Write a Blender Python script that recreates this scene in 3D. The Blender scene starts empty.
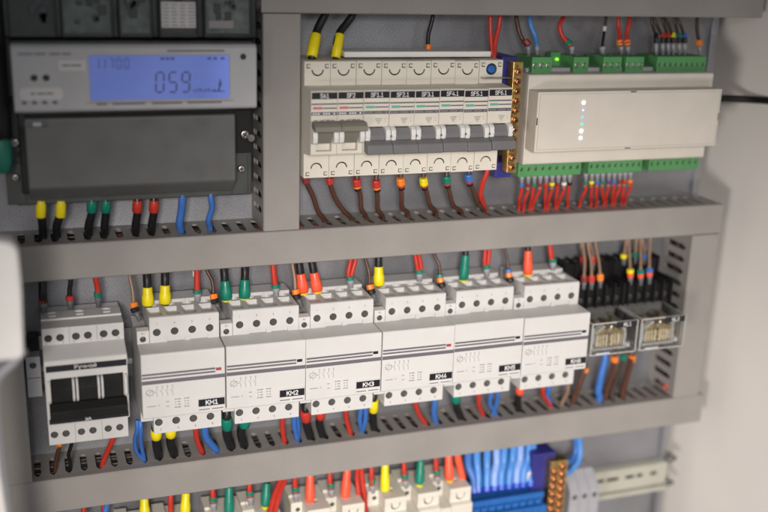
import bpy, bmesh, math, random
from mathutils import Vector, Matrix
random.seed(7)
S = 0.001          # everything below is written in millimetres
scene = bpy.context.scene
COL = scene.collection

# ---------------------------------------------------------------- camera, world, lamps, exposure
cam_d = bpy.data.cameras.new('camera'); cam = bpy.data.objects.new('camera', cam_d); COL.objects.link(cam)
scene.camera = cam
CR, CU, CF = ([0.944347, -0.32752, 0.030649], [0.06701, 0.282753, 0.956849], [0.322054, 0.901544, -0.288964])
cam.matrix_world = Matrix(((CR[0], CU[0], -CF[0], [67.43, -682.712, 210.228][0]*S), (CR[1], CU[1], -CF[1], [67.43, -682.712, 210.228][1]*S), (CR[2], CU[2], -CF[2], [67.43, -682.712, 210.228][2]*S), (0, 0, 0, 1)))
cam_d.sensor_width = 36; cam_d.lens = 47.772
cam_d.clip_start = 0.01; cam_d.clip_end = 20
cam_d.dof.use_dof = True; cam_d.dof.focus_distance = 0.690; cam_d.dof.aperture_fstop = 2.9

w = bpy.data.worlds.new('World'); scene.world = w; w.use_nodes = True
bg = w.node_tree.nodes['Background']; bg.inputs[0].default_value = (1.0, 0.95, 0.90, 1); bg.inputs[1].default_value = 0.07

def aim(o, frm, to):
    o.location = Vector(frm)*S
    o.rotation_euler = (Vector(to)-Vector(frm)).to_track_quat('-Z', 'Y').to_euler()
sl = bpy.data.lights.new('room_spot', 'SPOT'); sl.energy = 79; sl.shadow_soft_size = 0.11; sl.spot_size = math.radians(38); sl.spot_blend = 1.0
sl.color = (1.0, 0.93, 0.86); so = bpy.data.objects.new('room_spot', sl); COL.objects.link(so); aim(so, (-60, -1200, 300), (370, 0, -225))
al = bpy.data.lights.new('front_fill', 'AREA'); al.energy = 2.9; al.shape = 'RECTANGLE'; al.size = 0.7; al.size_y = 0.5  # added soft fill for the upper row and plate, not a window
al.color = (0.90, 0.95, 1.0); ao = bpy.data.objects.new('front_fill', al); COL.objects.link(ao); aim(ao, (250, -1400, 420), (330, 0, 100))

s2 = bpy.data.lights.new('wall_fill', 'SPOT'); s2.energy = 25; s2.shadow_soft_size = 0.12; s2.spot_size = math.radians(44); s2.spot_blend = 1.0  # added spot that brightens the cream right wall
s2.color = (1.0, 0.94, 0.88); s2o = bpy.data.objects.new('wall_fill', s2); COL.objects.link(s2o); aim(s2o, (-420, -1000, -260), (610, -80, -120))

scene.view_settings.view_transform = 'Standard'; scene.view_settings.look = 'None'
scene.view_settings.exposure = 0; scene.view_settings.gamma = 1
# ---------------------------------------------------------------- materials
MATS = {}
def mat(name, col, rough=0.5, metal=0.0, var=0.06, bump=0.0, bscale=900, vscale=60, spec=0.5, emit=0, trans=0, ior=1.45, speck=0, coat=0):
    if name in MATS: return MATS[name]
    m = bpy.data.materials.new(name); m.use_nodes = True; nt = m.node_tree; b = nt.nodes['Principled BSDF']
    b.inputs['Base Color'].default_value = (*col, 1); b.inputs['Roughness'].default_value = rough; b.inputs['Metallic'].default_value = metal
    b.inputs['Specular IOR Level'].default_value = spec; b.inputs['IOR'].default_value = ior
    if coat: b.inputs['Coat Weight'].default_value = coat; b.inputs['Coat Roughness'].default_value = .15
    if trans: b.inputs['Transmission Weight'].default_value = trans
    if emit: b.inputs['Emission Color'].default_value = (*col, 1); b.inputs['Emission Strength'].default_value = emit
    tc = nt.nodes.new('ShaderNodeTexCoord')
    if var:
        n = nt.nodes.new('ShaderNodeTexNoise'); n.inputs['Scale'].default_value = vscale; n.inputs['Detail'].default_value = 6
        nt.links.new(tc.outputs['Object'], n.inputs['Vector'])
        mr = nt.nodes.new('ShaderNodeMapRange'); mr.inputs['From Min'].default_value = .3; mr.inputs['From Max'].default_value = .7
        mr.inputs['To Min'].default_value = 1-var; mr.inputs['To Max'].default_value = 1+var; nt.links.new(n.outputs['Fac'], mr.inputs['Value'])
        fac = mr.outputs['Result']
        if speck:
            n2 = nt.nodes.new('ShaderNodeTexNoise'); n2.inputs['Scale'].default_value = 1300; n2.inputs['Detail'].default_value = 3
            nt.links.new(tc.outputs['Object'], n2.inputs['Vector'])
            m2 = nt.nodes.new('ShaderNodeMapRange'); m2.inputs['From Min'].default_value = .38; m2.inputs['From Max'].default_value = .62
            m2.inputs['To Min'].default_value = 1-speck; m2.inputs['To Max'].default_value = 1+speck; nt.links.new(n2.outputs['Fac'], m2.inputs['Value'])
            mm = nt.nodes.new('ShaderNodeMath'); mm.operation = 'MULTIPLY'; nt.links.new(fac, mm.inputs[0]); nt.links.new(m2.outputs['Result'], mm.inputs[1]); fac = mm.outputs[0]
        vm = nt.nodes.new('ShaderNodeVectorMath'); vm.operation = 'SCALE'; vm.inputs[0].default_value = col
        nt.links.new(fac, vm.inputs['Scale']); nt.links.new(vm.outputs[0], b.inputs['Base Color'])
        rr = nt.nodes.new('ShaderNodeMapRange'); rr.inputs['From Min'].default_value = .3; rr.inputs['From Max'].default_value = .7
        rr.inputs['To Min'].default_value = max(0, rough-.08); rr.inputs['To Max'].default_value = min(1, rough+.1)
        nt.links.new(n.outputs['Fac'], rr.inputs['Value']); nt.links.new(rr.outputs['Result'], b.inputs['Roughness'])
    if bump:
        n3 = nt.nodes.new('ShaderNodeTexNoise'); n3.inputs['Scale'].default_value = bscale; n3.inputs['Detail'].default_value = 4
        nt.links.new(tc.outputs['Object'], n3.inputs['Vector'])
        bp = nt.nodes.new('ShaderNodeBump'); bp.inputs['Strength'].default_value = bump; bp.inputs['Distance'].default_value = 0.0004
        nt.links.new(n3.outputs['Fac'], bp.inputs['Height']); nt.links.new(bp.outputs['Normal'], b.inputs['Normal'])
    MATS[name] = m; return m
def M(k): return MATS[k]
mat('duct', (.272, .254, .241), .5, bump=.15, bscale=700, var=.06, vscale=25, speck=.05)
mat('plate', (.30, .30, .325), .38, metal=.6, bump=.22, bscale=1100, var=.16, vscale=14, speck=.2)
mat('wallpaint', (.86, .82, .785), .55, bump=.12, bscale=500, var=.03, vscale=8)
mat('holewall', (.075, .072, .07), .5, var=.1)  # bore walls coloured dark to give the holes shade
mat('blackt', (.006, .006, .006), .6, var=.1, spec=.2)
mat('white', (.565, .555, .547), .42, var=.03, bump=.05, bscale=1500, spec=.4)
mat('cream', (.66, .62, .545), .45, var=.03, bump=.06, bscale=1500, spec=.4)
mat('ctrl', (.62, .575, .515), .5, var=.03, bump=.1, bscale=1800, spec=.35)
mat('capwhite', (.70, .69, .68), .4, var=.03)
mat('lever', (.16, .155, .16), .5, var=.06)
mat('beigelever', (.19, .18, .15), .5, var=.06)
mat('blackp', (.012, .011, .012), .5, var=.1, spec=.3)
mat('edgelight', (.42, .42, .41), .3, var=.2, vscale=200)
mat('printblack', (.012, .011, .016), .45, var=0)
mat('printgrey', (.12, .11, .13), .6, var=0)
mat('printlight', (.24, .225, .235), .6, var=0)
mat('printwhite', (.75, .75, .75), .6, var=0)
mat('indred', (.33, .05, .06), .4, var=0)
mat('indpink', (.55, .16, .18), .4, var=0)
mat('indgreen', (.12, .42, .33), .4, var=0)
mat('hole', (.02, .018, .018), .6, var=0)
mat('screw', (.55, .53, .5), .35, metal=1, var=.1)
mat('screwdark', (.22, .21, .21), .4, metal=.9, var=.2)
mat('brass', (.72, .52, .20), .3, metal=1, var=.15, vscale=300)
mat('copper', (.62, .27, .15), .3, metal=1, var=.2, vscale=300)
mat('green', (.085, .27, .10), .45, var=.06, bump=.05)
mat('bluebody', (.03, .03, .20), .45, var=.08)
mat('blueterm', (.02, .12, .40), .45, var=.08)
mat('meterface', (.40, .395, .415), .45, var=.05)
mat('metercover', (.105, .105, .105), .42, var=.05, coat=.15)
mat('meterback', (.055, .06, .058), .5, var=.2)
mat('meterdark', (.012, .014, .015), .3, var=.1)
mat('pcbgrey', (.10, .12, .115), .6, var=.45, vscale=160)
mat('pcbdark', (.03, .033, .032), .5, var=.4, vscale=160)
mat('paper', (.55, .53, .53), .7, var=.03)
mat('lcd', (.12, .17, .48), .25, var=.1, vscale=20, emit=.36)
mat('lcdseg', (.07, .08, .24), .4, var=0)
mat('railcream', (.47, .46, .40), .4, metal=.2, var=.06)
mat('rail', (.5, .5, .5), .35, metal=.8, var=.1)
mat('greyterm', (.33, .33, .36), .5, var=.05)
mat('greenplug', (.01, .14, .10), .45, var=.08)
mat('clear', (.92, .93, .92), .08, var=0, trans=1, ior=1.35)
mat('coil', (.70, .68, .60), .6, var=.12, vscale=300)
mat('doorwhite', (.85, .82, .80), .45, var=.02)
mat('w_led', (1, .95, 1), .4, var=0, emit=7); mat('b_led', (.1, .35, 1), .4, var=0, emit=1.6); mat('v_led', (.35, .4, 1), .4, var=0, emit=1.8)
mat('g_led', (.05, .7, .45), .4, var=0, emit=1.2); mat('wg_led', (.9, 1, .9), .4, var=0, emit=6); mat('yg_led', (.35, 1, .05), .4, var=0, emit=.9)
WC = dict(black=(.012, .012, .013), red=(.50, .035, .022), darkred=(.22, .03, .03), orangered=(.85, .10, .045), brown=(.085, .035, .022), darkbrown=(.06, .04, .03),
    tan=(.27, .17, .12), blue=(.045, .15, .47), ltblue=(.07, .24, .62), paleblue=(.22, .36, .72), blued=(.015, .06, .50), orange=(.85, .22, .02), yellow=(.80, .66, .01), teal=(.005, .19, .13),
    grey=(.30, .30, .32), greyd=(.13, .13, .14), purple=(.12, .05, .22), white=(.7, .7, .7), clear=(.5, .5, .5))
for k, c in WC.items(): mat('w_'+k, c, .38 if k not in ('grey', 'greyd') else .5, var=.07, vscale=180, bump=.08, bscale=700)

# the display is lit from its right-hand edge
nt = MATS['lcd'].node_tree; tc = nt.nodes.new('ShaderNodeTexCoord'); sp = nt.nodes.new('ShaderNodeSeparateXYZ'); nt.links.new(tc.outputs['Generated'], sp.inputs[0])
mr = nt.nodes.new('ShaderNodeMapRange'); mr.inputs['From Min'].default_value = .80; mr.inputs['From Max'].default_value = 1; mr.inputs['To Min'].default_value = .36; mr.inputs['To Max'].default_value = .62
nt.links.new(sp.outputs['X'], mr.inputs['Value']); nt.links.new(mr.outputs['Result'], nt.nodes['Principled BSDF'].inputs['Emission Strength'])

# ---------------------------------------------------------------- mesh helpers
class MB:
    def __init__(s): s.bm = bmesh.new()
    def _add(s, verts, faces, mi=0, smooth=False):
        vs = [s.bm.verts.new(v) for v in verts]; out = []
        for f in faces:
            try: fc = s.bm.faces.new([vs[i] for i in f])
            except ValueError: continue
            fc.material_index = mi; fc.smooth = smooth; out.append(fc)
        return vs, out
    def box(s, x0, x1, y0, y1, z0, z1, bev=0, mi=0, seg=2):
        x0, x1 = sorted((x0, x1)); y0, y1 = sorted((y0, y1)); z0, z1 = sorted((z0, z1))
        v = [(x0, y0, z0), (x1, y0, z0), (x1, y1, z0), (x0, y1, z0), (x0, y0, z1), (x1, y0, z1), (x1, y1, z1), (x0, y1, z1)]
        vs, fs = s._add(v, [(0, 3, 2, 1), (4, 5, 6, 7), (0, 1, 5, 4), (1, 2, 6, 5), (2, 3, 7, 6), (3, 0, 4, 7)], mi)
        if bev:
            es = list({e for f in fs for e in f.edges})
            bmesh.ops.bevel(s.bm, geom=es, offset=bev, segments=seg, affect='EDGES', profile=.5, clamp_overlap=True, material=-1)
        return s
    def prism(s, poly, a0, a1, axis='x', bev=0, mi=0, seg=2):
        # poly: (y,z) for axis x, (x,z) for axis y, (x,y) for axis z
        def P(q, a): return (a, q[0], q[1]) if axis == 'x' else ((q[0], a, q[1]) if axis == 'y' else (q[0], q[1], a))
        n = len(poly); v = [P(q, a0) for q in poly]+[P(q, a1) for q in poly]
        vs, fs = s._add(v, [tuple(range(n)), tuple(range(2*n-1, n-1, -1))]+[(i, i+n, (i+1) % n+n, (i+1) % n) for i in range(n)], mi)
        bmesh.ops.recalc_face_normals(s.bm, faces=fs)
        if bev:
            es = list({e for f in fs for e in f.edges})
            bmesh.ops.bevel(s.bm, geom=es, offset=bev, segments=seg, affect='EDGES', profile=.5, clamp_overlap=True, material=-1)
        return s
    def rev(s, p0, p1, prof, n=16, mi=0, caps=True, smooth=True, squash=1.0):
        # prof: list of (t, r) along p0->p1
        p0 = Vector(p0); p1 = Vector(p1); d = (p1-p0); dn = d.normalized()
        a = dn.orthogonal().normalized(); b = dn.cross(a); v = []
        for t, r in prof:
            for k in range(n):
                an = 2*math.pi*k/n; v.append(tuple(p0+d*t+a*(math.cos(an)*r)+b*(math.sin(an)*r*squash)))
        f = []
        for i in range(len(prof)-1):
            for k in range(n): f.append((i*n+k, i*n+(k+1) % n, (i+1)*n+(k+1) % n, (i+1)*n+k))
        vs, fs = s._add(v, f, mi, smooth)
        if caps:
            for base in (0, (len(prof)-1)*n):
                try:
                    fc = s.bm.faces.new([vs[base+k] for k in range(n)]); fc.material_index = mi; fs.append(fc)
                except ValueError: pass
        bmesh.ops.recalc_face_normals(s.bm, faces=fs)
        return s
    def cyl(s, p0, p1, r, n=18, mi=0, bev=0):
        L = (Vector(p1)-Vector(p0)).length
        prof = [(0, r), (1, r)] if not bev else [(0, r-bev), (bev/L, r), (1-bev/L, r), (1, r-bev)]
        return s.rev(p0, p1, prof, n, mi)
    def tube(s, pts, r, n=10, mi=0, sub=6):
        P = [Vector(p) for p in pts]; Q = []
        E = [P[0]*2-P[1]]+P+[P[-1]*2-P[-2]]
        for i in range(1, len(E)-2):
            a, b, c, d = E[i-1:i+3]
            for k in range(sub):
                t = k/sub; Q.append(.5*((2*b)+(c-a)*t+(2*a-5*b+4*c-d)*t*t+(3*b-a-3*c+d)*t**3))
        Q.append(P[-1]); v = []; up = None
        for i, q in enumerate(Q):
            tg = (Q[min(i+1, len(Q)-1)]-Q[max(i-1, 0)])
            if tg.length < 1e-6: tg = Vector((0, 0, -1))
            tg.normalize()
            if up is None: up = tg.orthogonal().normalized()
            up = (up-tg*up.dot(tg)).normalized(); b = tg.cross(up)
            for k in range(n):
                an = 2*math.pi*k/n; v.append(tuple(q+up*math.cos(an)*r+b*math.sin(an)*r))
        f = [(i*n+k, i*n+(k+1) % n, (i+1)*n+(k+1) % n, (i+1)*n+k) for i in range(len(Q)-1) for k in range(n)]
        vs, fs = s._add(v, f, mi, True)
        for base in (0, (len(Q)-1)*n):
            fs.append(s.bm.faces.new([vs[base+k] for k in range(n)]))
        bmesh.ops.recalc_face_normals(s.bm, faces=fs)
        return s
    def quad(s, x0, x1, z0, z1, y, mi=0):     # thin printed patch facing the front
        return s.box(x0, x1, y, y+.12, z0, z1, mi=mi)
    def mesh(s, name, mats, origin=(0, 0, 0)):
        o = Vector(origin)
        for v in s.bm.verts: v.co = (v.co-o)*S
        me = bpy.data.meshes.new(name); s.bm.to_mesh(me); s.bm.free()
        for m in (mats if isinstance(mats, (list, tuple)) else [mats]): me.materials.append(MATS[m])
        return me
    def build(s, name, mats, parent=None, origin=(0, 0, 0), cutter=None):
        if cutter is not None and isinstance(mats, str): mats = [mats, 'holewall']
        me = s.mesh(name, mats, origin)
        if cutter is not None: me = boolean(me, cutter.mesh('cutter', mats, origin))
        ob = bpy.data.objects.new(name, me); COL.objects.link(ob)
        if parent is not None: ob.parent = parent
        else: ob.location = Vector(origin)*S
        return ob
def boolean(me, cm):
    a = bpy.data.objects.new('tmp_a', me); b = bpy.data.objects.new('tmp_b', cm); COL.objects.link(a); COL.objects.link(b)
    md = a.modifiers.new('b', 'BOOLEAN'); md.object = b; md.operation = 'DIFFERENCE'; md.solver = 'EXACT'; md.use_self = True
    dg = bpy.context.evaluated_depsgraph_get(); dg.update()
    r = bpy.data.meshes.new_from_object(a.evaluated_get(dg)); r.name = me.name
    bpy.data.objects.remove(a); bpy.data.objects.remove(b)
    return r
def tag(o, label=None, cat=None, group=None, kind=None):
    if label: o['label'] = label
    if cat: o['category'] = cat
    if group: o['group'] = group
    if kind: o['kind'] = kind
    return o
def thing(name, label, cat, loc=(0, 0, 0), group=None):
    o = bpy.data.objects.new(name, None); COL.objects.link(o); o.location = Vector(loc)*S; o.empty_display_size = .01
    return tag(o, label, cat, group)
def copy_tree(o, parent=None):
    c = o.copy(); COL.objects.link(c); c.parent = parent
    for ch in [x for x in scene.objects if x.parent == o]: copy_tree(ch, c)
    return c
TXT = {}
def text(body, size, x, y, z, m, parent, name='lettering', align='CENTER', sx=1.0, bold=0.0):
    """flat letters standing on a face that looks towards -Y; size is the height of a capital in mm"""
    key = (body, size, m, align, sx, bold)
    if key not in TXT:
        cu = bpy.data.curves.new('t', 'FONT'); cu.body = body; cu.size = size/.73*S; cu.align_x = align; cu.align_y = 'CENTER'
        cu.extrude = .00004; cu.resolution_u = 3; cu.offset = bold*S
        t = bpy.data.objects.new('t', cu); COL.objects.link(t)
        dg = bpy.context.evaluated_depsgraph_get(); dg.update()
        me = bpy.data.meshes.new_from_object(t.evaluated_get(dg)); bpy.data.objects.remove(t)
        me.transform(Matrix.Diagonal((sx, 1, 1, 1))); me.transform(Matrix.Rotation(math.pi/2, 4, 'X'))
        me.materials.clear(); me.materials.append(MATS[m]); me.name = 'lettering'; TXT[key] = me
    o = bpy.data.objects.new(name, TXT[key]); COL.objects.link(o); o.location = Vector((x, y, z))*S; o.parent = parent
    return o
def screws(name, parent, spots, r, h=1.2, mats=('screwdark', 'hole'), **k):
    for i, (x, y, z) in enumerate(spots):
        mb = MB(); kk = dict(k); kk['ang'] = k.get('ang', .4)+i*.77; screwhead(mb, x, y, z, r, h, **kk); mb.build(name, list(mats), parent)
G = {'S': [[(.58, .82), (.48, .96), (.3, 1), (.1, .94), (.03, .76), (.12, .6), (.5, .44), (.6, .26), (.52, .06), (.3, 0), (.1, .05), (.01, .19)]],
 'F': [[(.05, 0), (.05, 1), (.58, 1)], [(.05, .54), (.48, .54)]], 'K': [[(.05, 0), (.05, 1)], [(.58, 1), (.08, .44)], [(.24, .62), (.62, 0)]],
 'M': [[(.03, 0), (.03, 1), (.38, .32), (.73, 1), (.73, 0)]], 'A': [[(0, 0), (.31, 1), (.62, 0)], [(.12, .33), (.5, .33)]], 'L': [[(.05, 1), (.05, 0), (.52, 0)]],
 '1': [[(.1, .84), (.3, 1), (.3, 0)], [(.08, 0), (.52, 0)]], '2': [[(.05, .84), (.14, .96), (.3, 1), (.48, .94), (.54, .74), (.46, .54), (.05, 0), (.56, 0)]],
 '3': [[(.06, .95), (.3, 1), (.49, .92), (.53, .74), (.44, .57), (.24, .53)], [(.3, .53), (.5, .43), (.56, .24), (.46, .06), (.26, 0), (.04, .06)]],
 '4': [[(.6, .25), (.03, .25), (.4, 1), (.42, 0)]], '5': [[(.5, 1), (.1, 1), (.08, .56), (.3, .62), (.5, .52), (.55, .3), (.46, .06), (.26, 0), (.05, .06)]],
 '6': [[(.5, .96), (.34, 1), (.14, .88), (.05, .55), (.07, .2), (.2, .02), (.38, 0), (.53, .14), (.55, .38), (.42, .56), (.24, .56), (.08, .4)]], '.': [[(.08, 0), (.08, .12)]],
 '7': [[(.04, 1), (.56, 1), (.2, 0)]], '8': [[(.3, .54), (.1, .66), (.08, .88), (.3, 1), (.52, .88), (.5, .66), (.3, .54), (.08, .4), (.05, .14), (.3, 0), (.56, .14), (.52, .4), (.3, .54)]]}
GW = {'M': .78, '.': .18, 'K': .64, 'A': .64}
def label(body, size, x, y, z, m, parent, th=.15, sx=1.0):
    """lettering of a label printer: strokes of even width, as one flat mesh in front of the strip"""
    tot = sum(GW.get(c, .6)+.17 for c in body)-.17; cx = -tot/2; mb = MB(); lay = 0
    for c in body:
        for pl in G[c]:
            P = [Vector(((cx+a)*sx, b-.5)) for a, b in pl]; A = []; B = []
            for i, q in enumerate(P):
                d0 = (q-P[i-1]).normalized() if i else None; d1 = (P[i+1]-q).normalized() if i < len(P)-1 else None
                d = (d0+d1).normalized() if d0 and d1 else (d0 or d1); n = Vector((-d.y, d.x)); kk = 1/max(.55, abs(n.dot(Vector((-(d0 or d1).y, (d0 or d1).x)))))
                e = q if d0 and d1 else (q+d*th/2 if d0 else q-d*th/2)
                A.append(e+n*th/2*kk); B.append(e-n*th/2*kk)
            yy = -.02-.012*(lay % 3); lay += 1
            vs = [mb.bm.verts.new((v.x*size, yy, v.y*size)) for v in A+B]; n_ = len(A)
            for i in range(n_-1):
                try: mb.bm.faces.new((vs[i], vs[i+1], vs[n_+i+1], vs[n_+i]))
                except ValueError: pass
        cx += GW.get(c, .6)+.17
    bmesh.ops.recalc_face_normals(mb.bm, faces=mb.bm.faces)
    me = mb.mesh('lettering', m); o = bpy.data.objects.new('lettering', me); COL.objects.link(o); o.location = Vector((x, y, z))*S; o.parent = parent
    return o
def screwhead(mb, x, y, z, r, h=1.2, mi=0, dmi=1, cross=True, ang=.4):
    """pan head facing -Y with a slot"""
    mb.rev((x, y, z), (x, y-h, z), [(0, r), (.6, r), (.9, r*.85), (1, r*.6)], 16, mi)
    for a in ((ang, ang+math.pi/2) if cross else (ang,)):
        c, s_ = math.cos(a), math.sin(a); L = r*.62; t = r*.13
        poly = [(x+c*L-s_*t, z+s_*L+c*t), (x-c*L-s_*t, z-s_*L+c*t), (x-c*L+s_*t, z-s_*L-c*t), (x+c*L+s_*t, z+s_*L-c*t)]
        mb.prism(poly, y-h-.06, y-h+.2, 'y', mi=dmi)
# ---------------------------------------------------------------- the setting
mb = MB(); mb.box(-60, 574, 0, 2, -420, 330).box(574, 580, -4, 2, -420, 330, bev=.8)
tag(mb.build('mounting_plate', 'plate'), 'grey speckled steel mounting plate behind all the devices', 'mounting plate', kind='structure')
mb = MB(); mb.box(600, 604, -420, 60, -460, 380)
tag(mb.build('right_wall', 'wallpaint'), 'cream painted right side wall of the cabinet', 'wall', kind='structure')
mb = MB(); mb.box(-64, 600, 40, 43, -460, 380)
tag(mb.build('back_wall', 'wallpaint'), 'cream painted rear wall of the cabinet', 'wall', kind='structure')
mb = MB(); mb.box(-66, -62, -150, 40, -460, 380)
tag(mb.build('left_wall', 'wallpaint'), 'painted left side wall of the cabinet', 'wall', kind='structure')

# ---------------------------------------------------------------- slotted cable ducts
PITCH = 10.1
def slotted(mb, u0, u1, phase, put):
    """one perforated side sheet; put(u, y, k) -> vertex, k = 0/1 side of the sheet"""
    def face(poly):
        n = len(poly); a = [mb.bm.verts.new(put(u, y, 0)) for u, y in poly]; b = [mb.bm.verts.new(put(u, y, 1)) for u, y in poly]
        fs = [mb.bm.faces.new(a), mb.bm.faces.new(b[::-1])]
        for i in range(n): fs.append(mb.bm.faces.new((a[i], b[i], b[(i+1) % n], a[(i+1) % n])))
        bmesh.ops.recalc_face_normals(mb.bm, faces=fs)
    face([(u0, -.5), (u1, -.5), (u1, -7.4), (u0, -7.4)]); face([(u0, -32), (u1, -32), (u1, -38.2), (u0, -38.2)])
    w = 2.25; c = phase
    while c < u0+w+.5: c += PITCH
    prev = u0
    while c < u1-w-.5:
        if c-w-prev > .3: face([(prev, -7.401), (c-w, -7.401), (c-w, -31.999), (prev, -31.999)])
        # rounded rear end and pointed front end of the slot
        for s_ in (-1, 1):
            face([(c+s_*w, -7.401), (c, -7.401), (c+s_*w*.55, -7.9), (c+s_*w, -9.4)])
            face([(c+s_*w, -31.999), (c, -31.999), (c+s_*w*.45, -30.9), (c+s_*w, -28.4)])
        prev = c+w; c += PITCH
    if u1-prev > .3: face([(prev, -7.401), (u1, -7.401), (u1, -31.999), (prev, -31.999)])
def duct(label, u0, u1, v0, v1, phase, vert=False, group='slotted grey cable ducts'):
    base = (u0, 0, v0) if not vert else (v0, 0, u0)
    t = thing('cable_duct', label, 'cable duct', base, group)
    def B(mb, a0, a1, y0, y1, b0, b1, **k):
        return mb.box(a0, a1, y0, y1, b0, b1, **k) if not vert else mb.box(b0, b1, y0, y1, a0, a1, **k)
    c = MB(); prof = [(-34.5, 0), (-39.2, -.15), (-40, .5), (-40, v1-v0-.5), (-39.2, v1-v0+.15), (-34.5, v1-v0), (-34.5, v1-v0-1.1), (-38.4, v1-v0-1.1), (-38.4, 1.1), (-34.5, 1.1)]
    if not vert: c.prism([(y, v0+q) for y, q in prof], u0, u1, 'x')
    else: c.prism([(v0+q, y) for y, q in prof], u0, u1, 'z')
    c.build('cover', 'duct', t, base)
    m = MB(); B(m, u0, u1, -1.4, -.02, v0+1.3, v1-1.3)
    for a, sgn in ((v0+.35, 1), (v1-.35, -1)):
        put = (lambda u, y, k, a=a, sgn=sgn: (u, y, a+k*1.2*sgn)) if not vert else (lambda u, y, k, a=a, sgn=sgn: (a+k*1.2*sgn, y, u))
        slotted(m, u0, u1, phase, put)
    m.build('slotted_base', 'duct', t, base)
    return t
duct('grey cable duct running along the top edge of the picture', 210.5, 590, 169.3, 200, 214)
duct('long grey cable duct crossing the middle, between the energy meter and the contactors', 28, 577.7, 3.3, 26.7, 59)
duct('long grey cable duct under the contactors, with coloured wires in its slots', 28, 582.2, -160.4, -136.1, 58.4)
duct('upright grey cable duct between the energy meter and the slim breakers', 27.4, 168.8, 211.5, 236, 29, vert=True)
duct('upright grey cable duct at the left end of row two, beside the white door edge', -135.5, 2.8, 30.4, 54.95, -131, vert=True)
duct('upright grey cable duct at the right end of row two, beside the relays', -135.5, 2.8, 552.9, 577.2, -131, vert=True)

# wires lying inside the ducts, packed and coloured dark to add shade behind the slots
def bundle(label, a, b, vert=False):
    mb = MB(); cols = ['w_black', 'w_brown', 'w_darkred', 'w_darkbrown', 'w_blued']
    L = (b[0]-a[0]) if not vert else (b[2]-a[2])
    for k in range(54):
        oy = -5.5-30*((k*7) % 18)/18; oz = (-6.5, 0, 6.8)[k//18]+random.uniform(-1.2, 1.2); pts = []
        n = max(5, int(L/45))
        for i in range(n+1):
            q = i/n*L; y = oy+random.uniform(-2, 2); v = oz+random.uniform(-1.8, 1.8)
            v = max(-8.4, min(8.4, v)); y = max(-35.5, min(-4, y)); pts.append((a[0]+q, y, a[2]+v) if not vert else (a[0]+v, y, a[2]+q))
        mb.tube(pts, random.uniform(1.3, 2.0), n=6, mi=(2 if k == 40 else (0, 0, 3, 0, 0)[k % 5]) if not vert else (0, 3, 0)[k % 3], sub=3)
    tag(mb.build('wire_bundle', cols, origin=a), label, 'wires', kind='stuff')
bundle('tangle of dark wires lying inside the middle duct', (32, 0, 15), (574, 0, 15))
bundle('tangle of dark wires lying inside the duct under the contactors', (32, 0, -148), (578, 0, -148))
bundle('dark wires inside the upright duct beside the energy meter', (223.5, 0, 34), (223.5, 0, 166), True)
bundle('dark wires inside the upright duct beside the relays', (565, 0, -130), (565, 0, 0), True)

# ---------------------------------------------------------------- rails
def rail(label, x0, x1, zc, m, holes=()):
    mb = MB(); h = 17.5
    poly = [(-1, zc-h+8), (-1, zc+h-8), (-6.2, zc+h-8), (-6.2, zc+h), (-7.4, zc+h), (-7.4, zc+h-9.1), (-2.2, zc+h-9.1), (-2.2, zc-h+9.1), (-7.4, zc-h+9.1), (-7.4, zc-h), (-6.2, zc-h), (-6.2, zc-h+8)]
    mb.prism(poly, x0, x1, 'x')
    return tag(mb.build('mounting_rail', m, origin=(x0, 0, zc)), label, 'mounting rail', 'metal mounting rails')
rail('steel mounting rail behind the breakers and the controller of the top row', 240, 552, 103, 'rail')
rail('steel mounting rail seen between the three-pole breaker and the contactors', 56, 550, -63, 'rail')
# bottom rail: wide perforated cream rail
t = thing('mounting_rail', 'cream perforated mounting rail at the bottom right, below the lower duct', 'mounting rail', (440, 0, -224), 'metal mounting rails')
mb = MB(); mb.prism([(-8, -213.5), (-9.2, -213.5), (-9.2, -234), (-8, -234)], 440, 578, 'x')
ct = MB()
for x, w_ in ((512, 2.2), (524, 4.5), (541, 3), (551, 1.6), (565, 1.8)):
    ct.prism([(x-w_+math.cos(a)*1.7 if math.cos(a) < 0 else x+w_+math.cos(a)*1.7, -222.5+math.sin(a)*1.7) for a in [2*math.pi*k/16+.1 for k in range(16)]], -12, -5, 'y')
mb.build('web', 'railcream', t, (440, 0, -224), ct)
mb = MB(); mb.box(440, 578, -8, -1, -214.4, -213.4).box(440, 578, -13, -9.2, -238.6, -235, bev=.4).box(440, 578, -8, -1, -235, -234)
mb.build('flange', 'railcream', t, (440, 0, -224))
for z in (-212, -236):
    mb = MB(); mb.cyl((578, -7, z), (588, -7, z), 2.2, bev=.4); mb.cyl((579.5, -7, z), (582.5, -7, z), 3.4, n=6); mb.build('bolt', 'screwdark', t, (440, 0, -224))

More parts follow.
